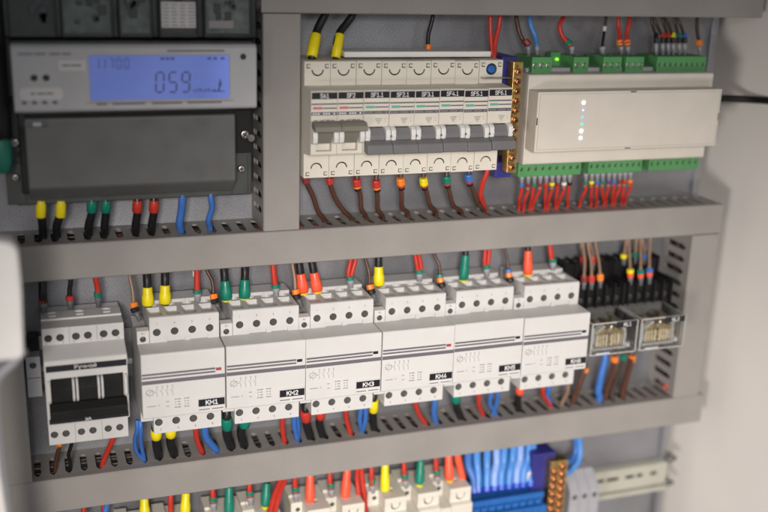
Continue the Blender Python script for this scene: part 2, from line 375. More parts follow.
# ---------------------------------------------------------------- contactors
ZC = -63.0; KX = 125.1
def contactor_proto():
    t = thing('contactor', '', 'contactor', (KX, 0, ZC), 'white four-pole contactors in row two')
    W_ = 53.6; hx = [12.9+11.45*k for k in range(4)]
    mb = MB(); mb.prism([(-8, 22.2), (-50, 22.6), (-69.2, 22.3), (-70, 21.4), (-70, -21.8), (-69.4, -22.4), (-54, -23.4), (-8, -23.4)], 0.2, W_, 'x', bev=.35)
    mb.build('housing', 'white', t)
    # upper terminal block
    mb = MB(); mb.prism([(-8, 22), (-51, 22), (-51, 39.2), (-50.2, 40), (-24, 40), (-24, 42.2), (-8, 42.2)], 8.3, W_, 'x', bev=.3)
    ct = MB()
    for x in hx:
        ct.cyl((x, -60, 29.6), (x, -40, 29.6), 2.55, 24, mi=1)
        ct.prism([(-47, 41), (-47, 39.7), (-36, 37), (-31.5, 36.6), (-31.5, 41)], x-4.2, x+4.2, 'x')
        ct.cyl((x, -27.5, 44), (x, -27.5, 34.5), 3.7, 20)
    ct.box(19.5, 31, -52, -49.6, 21, 25.2); ct.box(34.5, 46, -52, -49.6, 21, 25.2)
    b = mb.build('terminal_block', 'white', t, cutter=ct)
    screws('terminal_screw', b, [(x, -41, 29.6) for x in hx], 2.2, ang=.5)
    # A1 section
    mb = MB(); mb.prism([(-8, 22), (-51, 22), (-51, 31.2), (-46, 32.2), (-30, 27), (-8, 27)], .2, 8.1, 'x', bev=.3)
    ct = MB(); ct.cyl((3.9, -60, 25.6), (3.9, -43, 25.6), 2.0, 20, mi=1)
    b = mb.build('coil_terminal', 'white', t, cutter=ct)
    mb = MB(); screwhead(mb, 3.9, -46, 25.6, 1.7, cross=False, ang=.7); mb.build('terminal_screw', ['screwdark', 'hole'], b)
    # lower terminals
    mb = MB(); mb.box(8.3, W_-.2, -55, -8, -41, -22.6, bev=.5)
    ct = MB()
    for x in hx: ct.cyl((x-1.3, -62, -32.6), (x-1.3, -44, -32.6), 2.6, 24, mi=1)
    b = mb.build('lower_terminal_block', 'white', t, cutter=ct)
    screws('terminal_screw', b, [(x-1.3, -45, -32.6) for x in hx], 2.3, ang=.3)
    mb = MB(); mb.box(.2, 8.1, -55, -8, -31, -22.6, bev=.4); mb.build('lower_coil_terminal', 'white', t)
    # printing
    y = -70.1; mb = MB()
    mb.quad(.5, 47.2, 7.85, 9.15, y); mb.quad(.5, 47.2, 5.7, 6.9, y); mb.quad(.3, 53.4, 1.7, 4.3, y)
    mb.build('stripes', 'printgrey', t)
    mb = MB()
    # circuit diagram: coil and four contacts
    def L(x0, z0, x1, z1, w=.3):
        d = Vector((x1-x0, 0, z1-z0)); n = Vector((-d.z, 0, d.x)).normalized()*w/2
        mb.prism([(x0+n.x, z0+n.z), (x1+n.x, z1+n.z), (x1-n.x, z1-n.z), (x0-n.x, z0-n.z)], y, y+.1, 'y')
    L(5, -.8, 5, -2.4); L(5, -5.6, 5, -7.2); L(3, -2.4, 7, -2.4); L(3, -5.6, 7, -5.6); L(3, -2.4, 3, -5.6); L(7, -2.4, 7, -5.6); L(3, -5.6, 7, -2.4); L(2, -4, 3, -4); L(7, -4, 8.5, -4)
    for k in range(4):
        x = 9.6+3.3*k; L(x, -.4, x, -3); L(x, -4.8, x, -7.2); L(x, -4.8, x-1.3, -3); L(x-.6, -.2, x+.6, -.2)
    for (a, b_, z) in ((3, 8.5, -13.6), (10, 11, -13.4), (15, 17, -11.3), (15.2, 17, -14.6)): mb.quad(a, b_, z-.25, z+.25, y)
    for r in range(4):
        for (a, b_) in ((20.5, 21.9), (22.2, 24.6), (26.6, 28), (28.3, 30)):
            mb.quad(a+.25*((r*7) % 3), b_-.2*((r*5) % 3), -10.6-r*1.9, -9.9-r*1.9, y)
    mb.build('circuit_print', 'printlight', t)
    mb = MB(); mb.box(35.2, 53.2, -70.5, -69.8, -21.6, -11.4, bev=.15); h = mb.build('label_holder', 'white', t)
    mb = MB(); mb.quad(35.8, 52.9, -17.3, -12.3, -70.62); mb.build('label_strip', 'printblack', h)
    mb = MB(); mb.quad(36, 43, -19.9, -19.3, -70.6).quad(44.4, 52, -19.9, -19.3, -70.6); mb.build('small_print', 'printgrey', h)
    for k, x in enumerate(hx):
        text(str(2*k+1), 1.5, x, -51.1, 35.4, 'printgrey', t); text(str(2*k+2), 1.5, x, -55.1, -38, 'printgrey', t)
    text('A1', 1.4, 4, -51.1, 29.6, 'printgrey', t); text('A2', 1.5, 4.4, -55.1, -27.6, 'printgrey', t)
    return t
kp = contactor_proto()
klab = {1: 'white contactor marked KM1, leftmost, with red indicator and blue wires under its left corner', 2: 'white contactor marked KM2 with green sleeved wires above and below',
        3: 'white contactor marked KM3 with two bright red sleeved wires on top', 4: 'white contactor marked KM4 with one yellow sleeved wire on top and red indicator',
        5: 'white contactor marked KM5 with one green sleeved wire on top', 6: 'white contactor marked KM6, next to the clear relays'}
kobs = [kp]+[copy_tree(kp) for _ in range(5)]
for i, o in enumerate(kobs):
    o.location = Vector((KX+54*i+(0, .3, 0, .2, -.1, 0)[i], 0, ZC+(0, .2, -.15, 0, .2, -.1)[i]))*S
    o['label'] = klab[i+1]; o.rotation_euler.y = math.radians((0, .25, -.2, .15, -.25, .1)[i])
    label('KM%d' % (i+1), 2.9, 44.5, -70.72, -14.8, 'printwhite', o, th=.19, sx=1.15)
    mb = MB(); mb.box(47.6, 51.2, -70.25, -69.8, 6.9, 8.9, bev=.1); mb.build('indicator', 'indred' if i in (0, 3) else 'printblack', o)

# ---------------------------------------------------------------- three-pole breaker on the left
t = thing('three_pole_breaker', 'white three-pole breaker with black toggles and a black strip reading Ручной', 'breaker', (67.2, 0, ZC))
mb = MB(); mb.prism([(-8, 38), (-22, 38), (-22, 39.6), (-36, 39.6), (-36, 38.4), (-50, 38.2), (-50, 27.2), (-65, 22.6), (-66, 21.8), (-66, -21), (-50, -21.6), (-50, -42.6), (-8, -42.6)], 0, 50.2, 'x', bev=.4)
ct = MB(); sx = [(3.7, 10.9), (20.5, 27.8), (37.5, 44.9)]
for a, b_ in sx:
    for x in (a, b_): ct.cyl((x, -60, 31.6), (x, -39, 31.6), 2.45, 24, mi=1); ct.cyl((x-.2, -60, -35.2), (x-.2, -35, -35.2), 2.35, 24, mi=1)
    ct.box((a+b_)/2-2.5, (a+b_)/2+2.5, -34, -30, 37.5, 41); ct.cyl(((a+b_)/2, -26, 45), ((a+b_)/2, -26, 33), 3.2, 16)
ct.box(3.2, 47.2, -70, -58, -15.2, 10.6)
body = mb.build('housing', 'white', t, cutter=ct)
mb = MB()
for q in (16.6, 33.4): mb.box(q-.12, q+.12, -50.15, -49.9, 27.6, 38); mb.box(q-.12, q+.12, -50.15, -49.9, -42, -22)
mb.build('pole_seam', 'printlight', body)
screws('terminal_screw', body, [(x, -40, 31.6) for q in sx for x in q], 2.2); screws('terminal_screw', body, [(x-.2, -41, -35.2) for q in sx for x in q], 2.1, mats=('screw', 'hole'))
mb = MB(); mb.box(3.25, 47.15, -58.6, -57, -15.1, 10.5); mb.build('toggle_window', 'hole', body)
for k in range(3):
    x0 = 3.6+15.1*k
    mb = MB(); mb.prism([(-58, 10.2), (-62, 9.6), (-65.5, 3), (-67.2, -6), (-70.5, -9.4), (-72.4, -14.6), (-58, -14.9)], x0-.2, x0+13.2, 'x', bev=.5)
    mb.build('toggle', 'blackt', t)
mb = MB(); mb.prism([(-60, -4.6), (-68.5, -5), (-72.6, -9.4), (-73.4, -14.6), (-60, -15)], 1.6, 48.6, 'x', bev=.4); mb.build('toggle_bar', 'blackt', t)
for k, x in enumerate((.9, 16.7, 31.9, 47.2)):
    for dx in ((0,) if k in (0, 3) else (-1.1, 1.1)):
        mb = MB(); mb.prism([(-60, 10.6), (-68, 9.8), (-70.4, 7), (-70.4, -2.4), (-69, -4.6), (-60, -5.4)], x+dx+.3, x+dx+(2.1 if k in (0, 3) else 1.75), 'x', bev=.5, seg=3); mb.build('toggle_guard', 'white', t)
mb = MB(); mb.quad(.9, 49.6, 15.2, 19.4, -66.15); mb.build('label_strip', 'printblack', t)
mb = MB(); mb.quad(.9, 49.6, -20.2, -16.6, -66.15); mb.build('label_strip', 'printblack', t)
text('Ручной', 2.6, 24.5, -66.3, 17.3, 'printwhite', t, sx=1.1); label('SA', 2.2, 24.5, -66.28, -18.4, 'printwhite', t, th=.17, sx=1.1)
for k, (a, b_) in enumerate(sx):
    text(str(4*k+1), 1.5, a-1.4, -50.1, 27.9+.2, 'printgrey', t); text(str(4*k+3), 1.5, b_+1.6, -50.1, 28.1, 'printgrey', t)
# grey auxiliary block to its left
t = thing('auxiliary_block', 'narrow grey auxiliary block left of the three-pole breaker, screw hole on its front', 'auxiliary block', (56, 0, -66))
mb = MB(); mb.box(0, 9.2, -26, -8, -15, 13.5, bev=.5); ct = MB(); ct.cyl((4.4, -30, 7.6), (4.4, -18, 7.6), 2.2, 20, mi=1); ct.box(-1, 11, -30, -24.6, -1.6, -.8)
b = mb.build('housing', 'greyterm', t, cutter=ct); mb = MB(); screwhead(mb, 4.4, -19.5, 7.6, 2); mb.build('screw', ['screwdark', 'hole'], b)
mb = MB(); mb.box(.5, 8.8, -16, -8, 13.6, 24, bev=.4); mb.build('rear_step', 'blackp', t)

# ---------------------------------------------------------------- slim breakers (top row)
SX = 237.1; SZ = 103.0
def slim(kind):
    t = thing('slim_breaker', '', 'breaker', (SX, 0, SZ), 'slim cream breakers of the top row')
    mb = MB(); mb.prism([(-8, 36.8), (-44.4, 36.8), (-45, 36.2), (-45, 21.2), (-61, 20.2), (-62, 19.5), (-62, -20.4), (-61.4, -21.2), (-45, -23.2), (-45, -39.6), (-8, -39.6)], .12, 17.38, 'x', bev=.25)
    ct = MB()
    if kind != 'last':
        ct.prism([(8.9+4.1*math.cos(a), 31.3+4.1*math.sin(a)) for a in [math.pi+math.pi*k/16 for k in range(17)]], -50, -40, 'y')
    else: ct.cyl((8.9, -50, 30.6), (8.9, -38, 30.6), 4.0, 24, mi=1)
    ct.prism([(8.7+4*math.cos(a), -33.4+4*math.sin(a)) for a in [math.pi*k/16 for k in range(17)]], -50, -40, 'y')
    ct.box(-1, 18, -46, -44.6, 24.5, 24.9)
    for x in (2.7, 15):
        ct.box(x-1.25, x+1.25, -46, -43.6, 32.2, 35, mi=1); ct.box(x-1.25, x+1.25, -46, -43.6, -38.2, -35.6, mi=1)
    ct.box(3.6, 13.9, -66, -57, -18.6, -3.6)
    body = mb.build('housing', 'cream', t, cutter=ct)
    # tongues that leave only a U-shaped gap open round the terminal
    if kind != 'last':
        mb = MB(); mb.prism([(8.9+3.2*math.cos(a), 31.35+3.2*math.sin(a)) for a in [math.pi+math.pi*k/12 for k in range(13)]], -44.95, -39, 'y')
        mb.build('upper_terminal_cap', 'cream', body)
    else:
        mb = MB(); mb.cyl((8.9, -38.5, 30.6), (8.9, -45.8, 30.6), 2.7, 18, bev=.6); mb.build('test_knob', 'blueterm', body)
        mb = MB(); mb.box(1, 21.5, -51, -44.4, 24.9, 25.6, bev=.1); mb.build('metal_tab', 'screw', body)
    mb = MB(); mb.prism([(8.7+3.15*math.cos(a), -33.45+3.15*math.sin(a)) for a in [math.pi*k/12 for k in range(13)]], -44.95, -39, 'y'); mb.build('lower_terminal_cap', 'cream', body)
    for z0, z1 in ((26.8, 31.4), (-33.6, -29)):
        if kind == 'last' and z0 > 0: continue
        mb = MB(); mb.box(4.6, 13.2, -44, -40.5, z0, z1); mb.build('terminal_gap_shade', 'hole', body)  # dark block behind the cap, its colour stands in for shade in the gap
    mb = MB()
    for x in (2.7, 15):
        mb.box(x-.6, x+1.2, -44.9, -43.5, 32.8, 34.5); mb.box(x-.6, x+1.2, -44.9, -43.5, -37.7, -36.1)
    mb.build('screw_window', 'cream', body)
    # printing on the front
    y = -62.1; mb = MB(); mb.quad(.5, 17.2, 14.9, 19.1, y); mb.build('label_strip', 'printblack', t)
    mb = MB(); mb.quad(.3, 17.2, 11.3, 12.2, y); mb.quad(7.6, 17, 8.7, 9.5, y); mb.quad(.3, 17.2, 4.6, 6.7, y); mb.build('stripes', 'printgrey', t)
    mb = MB(); mb.quad(1.3, 7.4, 8.4, 10, y); mb.build('indicator', 'indpink' if kind == 'up' else 'indgreen', t)
    mb = MB()
    for (a, b_, z) in ((8, 12.6, 1.6), (8.4, 12.2, .6), (8.9, 11.6, -.4), (14.4, 15, 1.4), (14.7, 15.3, -.2), (9.6, 11, -1.4)): mb.quad(a, b_, z-.2, z+.2, y)
    if kind == 'up':
        for a in (2, 6, 10, 13): mb.quad(a, a+2.6, -.6, 1.6, y)
    mb.build('small_print', 'printlight', t)
    mb = MB()
    for k in range(9):
        if k % 4 != 3: mb.quad(1.2+1.7*k, 2.3+1.7*k, 5.2, 6.1, -62.24)
    mb.build('rating_print', 'printwhite' if kind == 'up' else 'printlight', t)
    mb = MB()
    if kind == 'up':
        mb.prism([(-56, -4), (-64, -4.6), (-68, -.5), (-71.5, -.8), (-73, -3.4), (-72, -4.6), (-66, -6), (-62.5, -13.4), (-56, -13.8)], 3.9, 13.6, 'x', bev=.3)
        mb.prism([(-62.6, 1.2), (-70, 1), (-73, -1.2), (-73, -4.4), (-70, -4.8), (-62.6, -2.6)], .1, 17.4, 'x', bev=.5)
        mb.build('toggle', 'beigelever', t)
    else:
        mb.prism([(-56, -3.8), (-63.5, -4.2), (-66, -9), (-66.5, -14), (-72, -15.8), (-73.5, -19.6), (-56, -19)], 4, 13.5, 'x', bev=.3)
        mb.prism([(-64, -11.4), (-67.5, -11.8), (-71.5, -14), (-73.4, -19.4), (-71, -20.4), (-64, -19.6)], .15, 17.35, 'x', bev=.45)
        mb.build('toggle', 'lever', t)
    for a, b_ in ((.25, 3.4), (14.1, 17.25)):
        mb = MB(); mb.prism([(-61.5, -3.4), (-65, -3.6), (-67.2, -5.2), (-67.8, -9), (-67, -12.2), (-65, -13.4), (-61.5, -13.6)], a, b_, 'x', bev=.5, seg=3); mb.build('toggle_guard', 'capwhite', t)
    if kind != 'up':
        mb = MB(); mb.cyl((17.3, -66.8, -9.2), (17.3, -68, -9.2), .8, 12); mb.build('guard_pin', 'printgrey', t)
    return t
pu, pd, pl = slim('up'), slim('down'), slim('last')
names = ['SA1', 'SF2', 'SF1.1', 'SF2.1', 'SF3.1', 'SF4.1', 'SF5.1', 'SF6.1']
sobs = [pu, copy_tree(pu), pd]+[copy_tree(pd) for _ in range(4)]+[pl]
for i, n in enumerate(names):
    o = sobs[i]
    o.location = Vector((SX+17.5*i, (0, .2, 0, -.2, .1, 0, .2, -.2)[i], SZ+(0, 0, .1, 0, -.1, .1, -.3, .2)[i]))*S
    o['label'] = 'cream slim breaker labelled %s%s' % (n, ', with raised beige toggle' if i < 2 else (', with grey toggle down and blue test knob' if i == 7 else ', with its grey toggle down'))
    label(n, 2.55, 8.9, -62.24, 17, 'printwhite', o, th=.16)
t = MB(); t.box(266, 371, -38, -14, 141.2, 145, bev=.6)
tag(t.build('cover_strip', 'capwhite', origin=(266, -38, 141)), 'long white plastic strip lying on top of the slim breakers', 'cover strip')

# ---------------------------------------------------------------- earth bars (brass) on blue holders
def earthbar(label, x0, z0, z1, w_, yf, cols_, bodyx, bodyz, bodyy, step, m='bluebody'):
    t = thing('earth_bar', label, 'earth bar', (x0, 0, z0), 'brass terminal bars on blue holders')
    mb = MB(); mb.box(0, w_, yf, yf+9, 0, z1-z0, bev=.5); ct = MB(); k = 0; z = 4
    b = mb.build('bar', 'brass', t)
    while z < z1-z0-2:
        for j, cx in enumerate(cols_):
            mb = MB(); screwhead(mb, cx, yf, z+(j*step/2), 2.3 if len(cols_) == 1 else 2.6, h=2.2, ang=k*1.3+j); mb.build('bar_screw', ['copper', 'hole'], b)
        z += step; k += 1
    for (a, b_), (c, d) in zip(bodyx, bodyz):
        mb = MB(); mb.box(a, b_, bodyy, -8, c, d, bev=.6); mb.build('holder', m, t)
    return t
earthbar('brass terminal bar with copper screws between breaker SF6.1 and the controller', 381.6, 62.5, 139.5, 7.4, -52, [3.7], [(-2.8, 9.5), (-3, 9)], [(-6, 5), (60, 79)], -40, 6.6)
earthbar('brass bar with two columns of screws, right of the blue wires in the bottom row', 440.5, -262, -174.5, 15.5, -46, [4, 11], [(-11.5, 8.5)], [(-2, 91.5)], -38, 6.8)

# ---------------------------------------------------------------- controller
t = thing('controller', 'wide cream controller module with a column of glowing indicator lamps, top right', 'controller', (396.5, 0, 66))
mb = MB(); mb.prism([(-6, 0), (-44, 0), (-45, 1), (-45, 62.6), (-44, 63.6), (-6, 63.6)], 1, 153, 'x', bev=.4); mb.build('housing', 'ctrl', t)
mb = MB(); mb.box(1.4, 151, -60, -45, 11.8, 53.8, bev=.7); cov = mb.build('front_cover', 'ctrl', t)
mb = MB()
for a in ((2.9, 3.05, 13.6, 52.2), (149.3, 149.45, 13.6, 52.2)): mb.box(a[0], a[1], -60.06, -59.9, a[2], a[3])
mb.box(3, 149.4, -60.06, -59.9, 52.1, 52.25); mb.box(3, 149.4, -60.06, -59.9, 13.6, 13.75); mb.build('cover_groove', 'printlight', cov)
mb = MB(); mb.box(74, 78.5, -60.2, -59.5, 52.6, 53.3); mb.box(73.5, 78, -60.2, -59.5, 12.4, 13); mb.box(1.55, 2.1, -60.2, -59, 31, 36); mb.box(149.9, 150.3, -60.2, -59, 31, 36); mb.build('latch_notch', 'hole', cov)
for z, m, r in ((46, 'w_led', 1.35), (40.8, 'v_led', .9), (35.9, 'b_led', 1.0), (31, 'g_led', 1.05), (26.1, 'wg_led', 1.45), (21.2, 'wg_led', 1.25)):
    mb = MB(); mb.cyl((36.9, -59.9, z), (36.9, -60.4, z), r*.85, 16, bev=.1); mb.build('indicator_lamp', m, t)
mb = MB(); mb.box(6, 150, -30, -8, 63.7, 66.5, bev=.3); mb.build('terminal_shelf', 'greyterm', t)
mb = MB(); mb.cyl((37.5, -15, 71), (37.5, -17, 71), 1.1, 12); mb.box(33, 41, -15, -8, 66, 76, bev=.3, mi=1); mb.build('power_lamp', ['yg_led', 'green'], t)
def plug(x0, x1, z0, z1, yf, n, top, first=True):
    mb = MB(); mb.box(x0, x1, yf, -9 if top else -8, z0, z1, bev=.45)
    ct = MB(); zs = (z0+z1)/2-(.2 if top else -.3); xs = [x0+(x1-x0)*(k+.5)/n for k in range(n)]
    for x in xs:
        ct.cyl((x, yf-3, zs), (x, yf+4, zs), 2.1 if n < 6 else 1.6, 18)
        if top: ct.box(x-1.6, x+1.6, -31, -22, z1-3, z1+3)
        else: ct.box(x-1.6, x+1.6, -36, -28, z0-3, z0+3)
    b = mb.build('terminal_plug', 'green', t, cutter=ct)
    screws('plug_screw', b, [(x, yf+1.7, zs) for x in xs], 1.75 if n < 6 else 1.35, h=.7, mats=('screw' if top and n < 6 else 'screwdark', 'hole'), cross=False, ang=.8)
for x0, x1, n in ((8, 23.6, 3), (41, 53, 2), (65, 80.2, 3), (83.6, 98.8, 3), (110, 152.5, 9)): plug(x0, x1, 62.9, 74.6, -35, n, True)
for x0, x1, n in ((2, 53.2, 9), (59.4, 105.2, 9), (111, 155.6, 8)): plug(x0, x1, -10.6, -.1, -37, n, False)

# ---------------------------------------------------------------- energy meter
t = thing('energy_meter', 'dark grey energy meter with a blue lit display reading 059', 'energy meter', (61, 0, 57))
mb = MB(); mb.box(-3, 144.5, -32, -4, -6, 58, bev=1); mb.build('rear_housing', 'meterback', t)
mb = MB(); mb.box(-.6, 145, -44, -32, 54, 96, bev=1).box(1, 131, -40, -32, 3, 54, bev=1); mb.build('middle_housing', 'meterdark', t)
mb = MB(); mb.prism([(-44, 55.6), (-58.5, 55.6), (-60, 57), (-60, 92.5), (-58, 94.6), (-44, 94.6)], .2, 142, 'x', bev=.6)
ct = MB(); ct.box(42.3, 125.6, -62, -58.9, 61.7, 88.8, bev=1.3, seg=3); ct.cyl((12, -64, 75.6), (12, -55, 75.6), 2.1, 18); ct.cyl((18.6, -64, 75.6), (18.6, -55, 75.6), 2.1, 18)
face = mb.build('face_plate', 'meterface', t, cutter=ct)
mb = MB(); mb.box(42.4, 125.5, -59.2, -58.2, 61.8, 88.7); lcd = mb.build('display', 'lcd', face)
# seven-segment reading
seg = {'0': 'abcdef', '5': 'acdfg', '9': 'abcdfg', '1': 'bc', '7': 'abc'}
def digit(mb, ch, x, z, w_, h, tk, y=-59.35):
    sk = .06; g = {'a': (0, h, w_, h), 'b': (w_, h/2, w_, h), 'c': (w_, 0, w_, h/2), 'd': (0, 0, w_, 0), 'e': (0, 0, 0, h/2), 'f': (0, h/2, 0, h), 'g': (0, h/2, w_, h/2)}
    for k in seg[ch]:
        x0, z0, x1, z1 = g[k]; e = tk*.7
        if x0 == x1: z0 += e*.8; z1 -= e*.8; p = [(x+x0-tk/2, z+z0), (x+x0+tk/2, z+z0), (x+x0+tk/2, z+z1), (x+x0-tk/2, z+z1)]
        else: x0 += e*.8; x1 -= e*.8; p = [(x+x0, z+z0-tk/2), (x+x1, z+z0-tk/2), (x+x1, z+z0+tk/2), (x+x0, z+z0+tk/2)]
        mb.prism([(a+(b-z)*sk, b) for a, b in p], y, y+.1, 'y')
mb = MB()
for k, ch in enumerate('059'): digit(mb, ch, 80.6+7.7*k, 66.4, 4.5, 11.8, 1.05)
for k in range(8): mb.quad(103.2+1.75*k, 104.1+1.75*k, 66.4, 67.6+(k % 3)*.5, -59.35)
mb.prism([(117.6, 66.6), (118.8, 66.6), (119.8, 70), (120.6, 70), (119.4, 74.6), (118.2, 70), (118.8, 70)], -59.35, -59.25, 'y'); mb.box(115, 122, -59.35, -59.25, 66.2, 66.9)
for k, (a, ch) in enumerate(((46, '1'), (49.5, '1'), (54, '7'), (58.5, '0'), (63, '0'))): digit(mb, ch, a, 80.6, 2.3, 6, .6)
for a in (84, 87, 90, 112, 115.5, 120): mb.quad(a, a+2.2, 85.6, 87, -59.35)
mb.build('display_segments', 'lcdseg', lcd)
mb = MB(); mb.cyl((133.6, -59.9, 87.4), (133.6, -60.3, 87.4), 1.9, 18); mb.cyl((12, -56.6, 75.6), (12, -57, 75.6), 2.05, 18); mb.cyl((18.6, -56.6, 75.6), (18.6, -57, 75.6), 2.05, 18); mb.build('optical_port', 'hole', face)
mb = MB(); mb.prism([(6+math.cos(a)*2.6 if math.cos(a) < 0 else 25+math.cos(a)*2.6, 66.6+math.sin(a)*3.6) for a in [2*math.pi*k/20+.05 for k in range(20)]], -60.25, -59.9, 'y'); mb.quad(26, 41, 79.8, 85.6, -60.15); mb.build('white_patch', 'paper', face)
mb = MB()
for a, b_, z in ((4, 12, 89.4), (13, 19, 89.4), (21, 27, 89.4), (28, 33, 89.4), (9.5, 12, 66.8), (13, 17.5, 66.8), (18, 22, 66.8), (27.6, 32, 82.8), (32.6, 38.4, 82.8), (46, 52, 60), (55, 74, 60), (78, 96, 60), (99, 120, 60), (88, 122, 91)): mb.quad(a, b_, z-.45, z+.45, -60.35)
for a in (4.5, 10, 15.6, 21.4): mb.quad(a, a+2.6, 60.6, 62.6, -60.15)
mb.build('small_print', 'printgrey', face)
mb = MB(); mb.quad(40, 127.5, 60.6, 61.2, -60.2); mb.build('face_line', 'printlight', face)
mb = MB(); mb.prism([(-40, 51.6), (-54, 51.6), (-55, 50.8), (-55, 9.6), (-53.6, 8.2), (-44, .6), (-40, .6)], 5, 129.2, 'x', bev=.7, seg=3)
ct = MB(); ct.box(4, 17.6, -57, -52, 46.4, 49.6)
cv = mb.build('terminal_cover', 'metercover', t, cutter=ct)
mb = MB(); mb.box(9.6, 14.4, -53.6, -52, 46.6, 49, bev=.2); mb.build('cover_latch', 'meterface', cv)
mb = MB(); mb.box(130, 143.5, -34, -30, 22.6, 54, bev=.4); mb.build('side_bracket', 'blackp', t)
mb = MB(); mb.prism([(131, -5), (140.5, -5), (141.5, -3), (141.5, 21), (143, 23), (143, 27), (131, 27)], -33.5, -30, 'y', bev=.4); mb.build('mounting_ear', 'meterback', t)
mb = MB(); mb.prism([(-8, -5), (3, -5), (3, 21), (-8, 21)], -33.5, -30, 'y', bev=.4); mb.build('mounting_ear', 'meterback', t)
for x, z, r in ((139.2, 35, 3.1), (136.8, 12.4, 2.6), (-1, 34, 2.8), (-2.4, 12.6, 2.4)):
    mb = MB(); screwhead(mb, x, -34, z, r, h=2.4, ang=x); mb.build('cover_screw', ['screw', 'hole'], t)
mb = MB(); mb.rev((143.4, -33, 32.5), (143.4, -36, 32.5), [(0, 2.2), (.3, 3), (.7, 3), (1, 2.2)], 16); mb.build('lead_seal', 'screwdark', t)
# upper compartment behind smoked glass: frames, boards and paper label
mb = MB(); mb.box(-3.5, 145.5, -44, -4, 97, 150, bev=1); mb.build('upper_housing', 'meterdark', t)
for a, b_, m in ((0, 26.5, 'pcbdark'), (29, 58.6, 'pcbgrey'), (61.4, 81.4, 'pcbgrey'), (85, 108.4, 'pcbdark'), (111.8, 141.6, 'pcbgrey')):
    mb = MB(); mb.box(a, b_, -50, -44.2, 97.6, 150, bev=.8)
    ct = MB(); ct.box(a+1.4, b_-1.4, -52, -47.5, 100, 160)
    mb.build('window_frame', 'meterdark', t, cutter=ct)
    mb = MB(); mb.box(a+1.5, b_-1.5, -47.9, -44.3, 100.2, 149)
    for k in range(7):
        x = random.uniform(a+2, b_-6); z = random.uniform(104, 118); mb.box(x, x+random.uniform(2, 5), -48.5, -47.5, z, z+random.uniform(2, 7), bev=.2, mi=1)
    mb.build('register_window', [m, 'pcbdark' if m == 'pcbgrey' else 'meterdark'], t)
mb = MB(); mb.quad(86.6, 107.4, 103.6, 118.8, -49); pp = mb.build('paper_label', 'paper', t)
mb = MB()
for r in range(7):
    for k in range(4): mb.quad(87.6+5*k, 91.2+5*k-(r*k) % 3*.4, 104.8+2*r, 105.3+2*r, -49.15)
mb.build('label_print', 'printgrey', pp)
mb = MB(); mb.quad(115, 130, 103.4, 108, -48.9); mb.build('paper_label', 'printlight', t)
# green plug at its left; black cable added to fill the dark strip
t = thing('dark_filler_plug', 'green plug on a made-up black cable filling the dark strip left of the meter', 'cable', (50, 0, 78))
mb = MB(); mb.tube([(2, -46, 130), (1.5, -46, 90), (1.5, -47, 60), (1, -48, 18)], 7.6, n=18); mb.build('cable', 'blackp', t)
mb = MB(); mb.rev((2, -50, 21), (2, -50, -2), [(0, 3.5), (.12, 5.5), (.3, 6.2), (.7, 6.2), (.9, 5), (1, 3.5)], 18); mb.box(2, 9.5, -52, -48, 8, 11, bev=.4, mi=1); mb.build('plug', ['greenplug', 'blackp'], t)

# ---------------------------------------------------------------- relays and sockets
def relay_proto():
    t = thing('relay', '', 'relay', (451.5, 0, -75.6), 'clear plug-in relays')
    w_ = 39; d0, d1 = -38, -70; h = 25.6
    mb = MB(); mb.box(0, w_, d1, d0, 0, h, bev=.5); ct = MB(); ct.box(1, w_-1, d1+1, d0+3, 1, h-1)
    mb.build('clear_cover', 'clear', t, cutter=ct)
    mb = MB(); mb.box(1.6, w_-1.6, d0-1.2, d0, 1.5, h-1.5, bev=.3); mb.box(3.4, 5, -66, d0-1, 3, 20, bev=.3); mb.box(30, 32, -66, d0-1, 4, 21, bev=.3)
    mb.prism([(4, 17), (12, 22.4), (13.4, 21), (6, 15)], -67, -56, 'y', bev=.3); mb.prism([(31, 20), (25, 22.4), (24, 20.8), (30, 17)], -67, -56, 'y', bev=.3)
    mb.box(3.4, 32, -67.4, -64.5, 2.6, 4.4, bev=.3); mb.build('inner_frame', 'white', t)
    mb = MB(); mb.box(6.4, 16.6, -66.5, -46, 5, 14.5, bev=.8); mb.box(18.6, 28.6, -66.5, -46, 5, 14.5, bev=.8); mb.box(5.8, 29.2, -60, -50, 14.6, 15.8, bev=.3); mb.build('coil', 'coil', t)
    mb = MB()
    for k in range(5): mb.box(7+5.2*k, 8+5.2*k, -62, -48, 15.6, 21.6-(k % 2)*2, bev=.1)
    mb.box(16.9, 18.2, -67.2, -62, 6, 14.6, bev=.1); mb.box(33.4, 35.4, -62, -50, 5, 12, bev=.3)
    for q in (8, 10.4, 13, 20.4, 23, 26): mb.box(q, q+.8, -67.4, -66.4, 5.4, 15.5+(q % 3), bev=.15)
    mb.box(5, 30, -67.6, -66.8, 16.6, 17.6, bev=.2); mb.build('contact_springs', 'brass', t)
    mb = MB()
    mb.box(-.05, w_+.05, d1-.1, d0+.1, -.05, h+.05); cr = MB()
    cr.box(.8, w_-.8, d1-2, d0+2, .8, h-.8); cr.box(.8, w_-.8, d1+.8, d0-.8, -2, h+2); cr.box(-2, w_+2, d1+.8, d0-.8, .8, h-.8)
    mb.build('edge_highlight', 'edgelight', t, cutter=cr)  # pale bars added as a painted highlight along the clear edges
    mb = MB(); mb.box(33, 36.4, -66, -60, 2.6, 6.4, bev=.6); mb.build('inner_lamp', 'capwhite', t)
    mb = MB()
    for k in range(8): mb.quad(5+1.5*k, 6.1+1.5*k, .9, 1.7, -70.15)
    mb.quad(15.2, 16.6, 21, 23.2, -70.2); mb.build('small_print', 'printwhite', t)
    mb = MB(); mb.box(20.5, 38, -70.5, -69.8, 20.8, 25.4, bev=.1); mb.build('label_strip', 'printblack', t)
    return t
r1 = relay_proto(); r2 = copy_tree(r1)
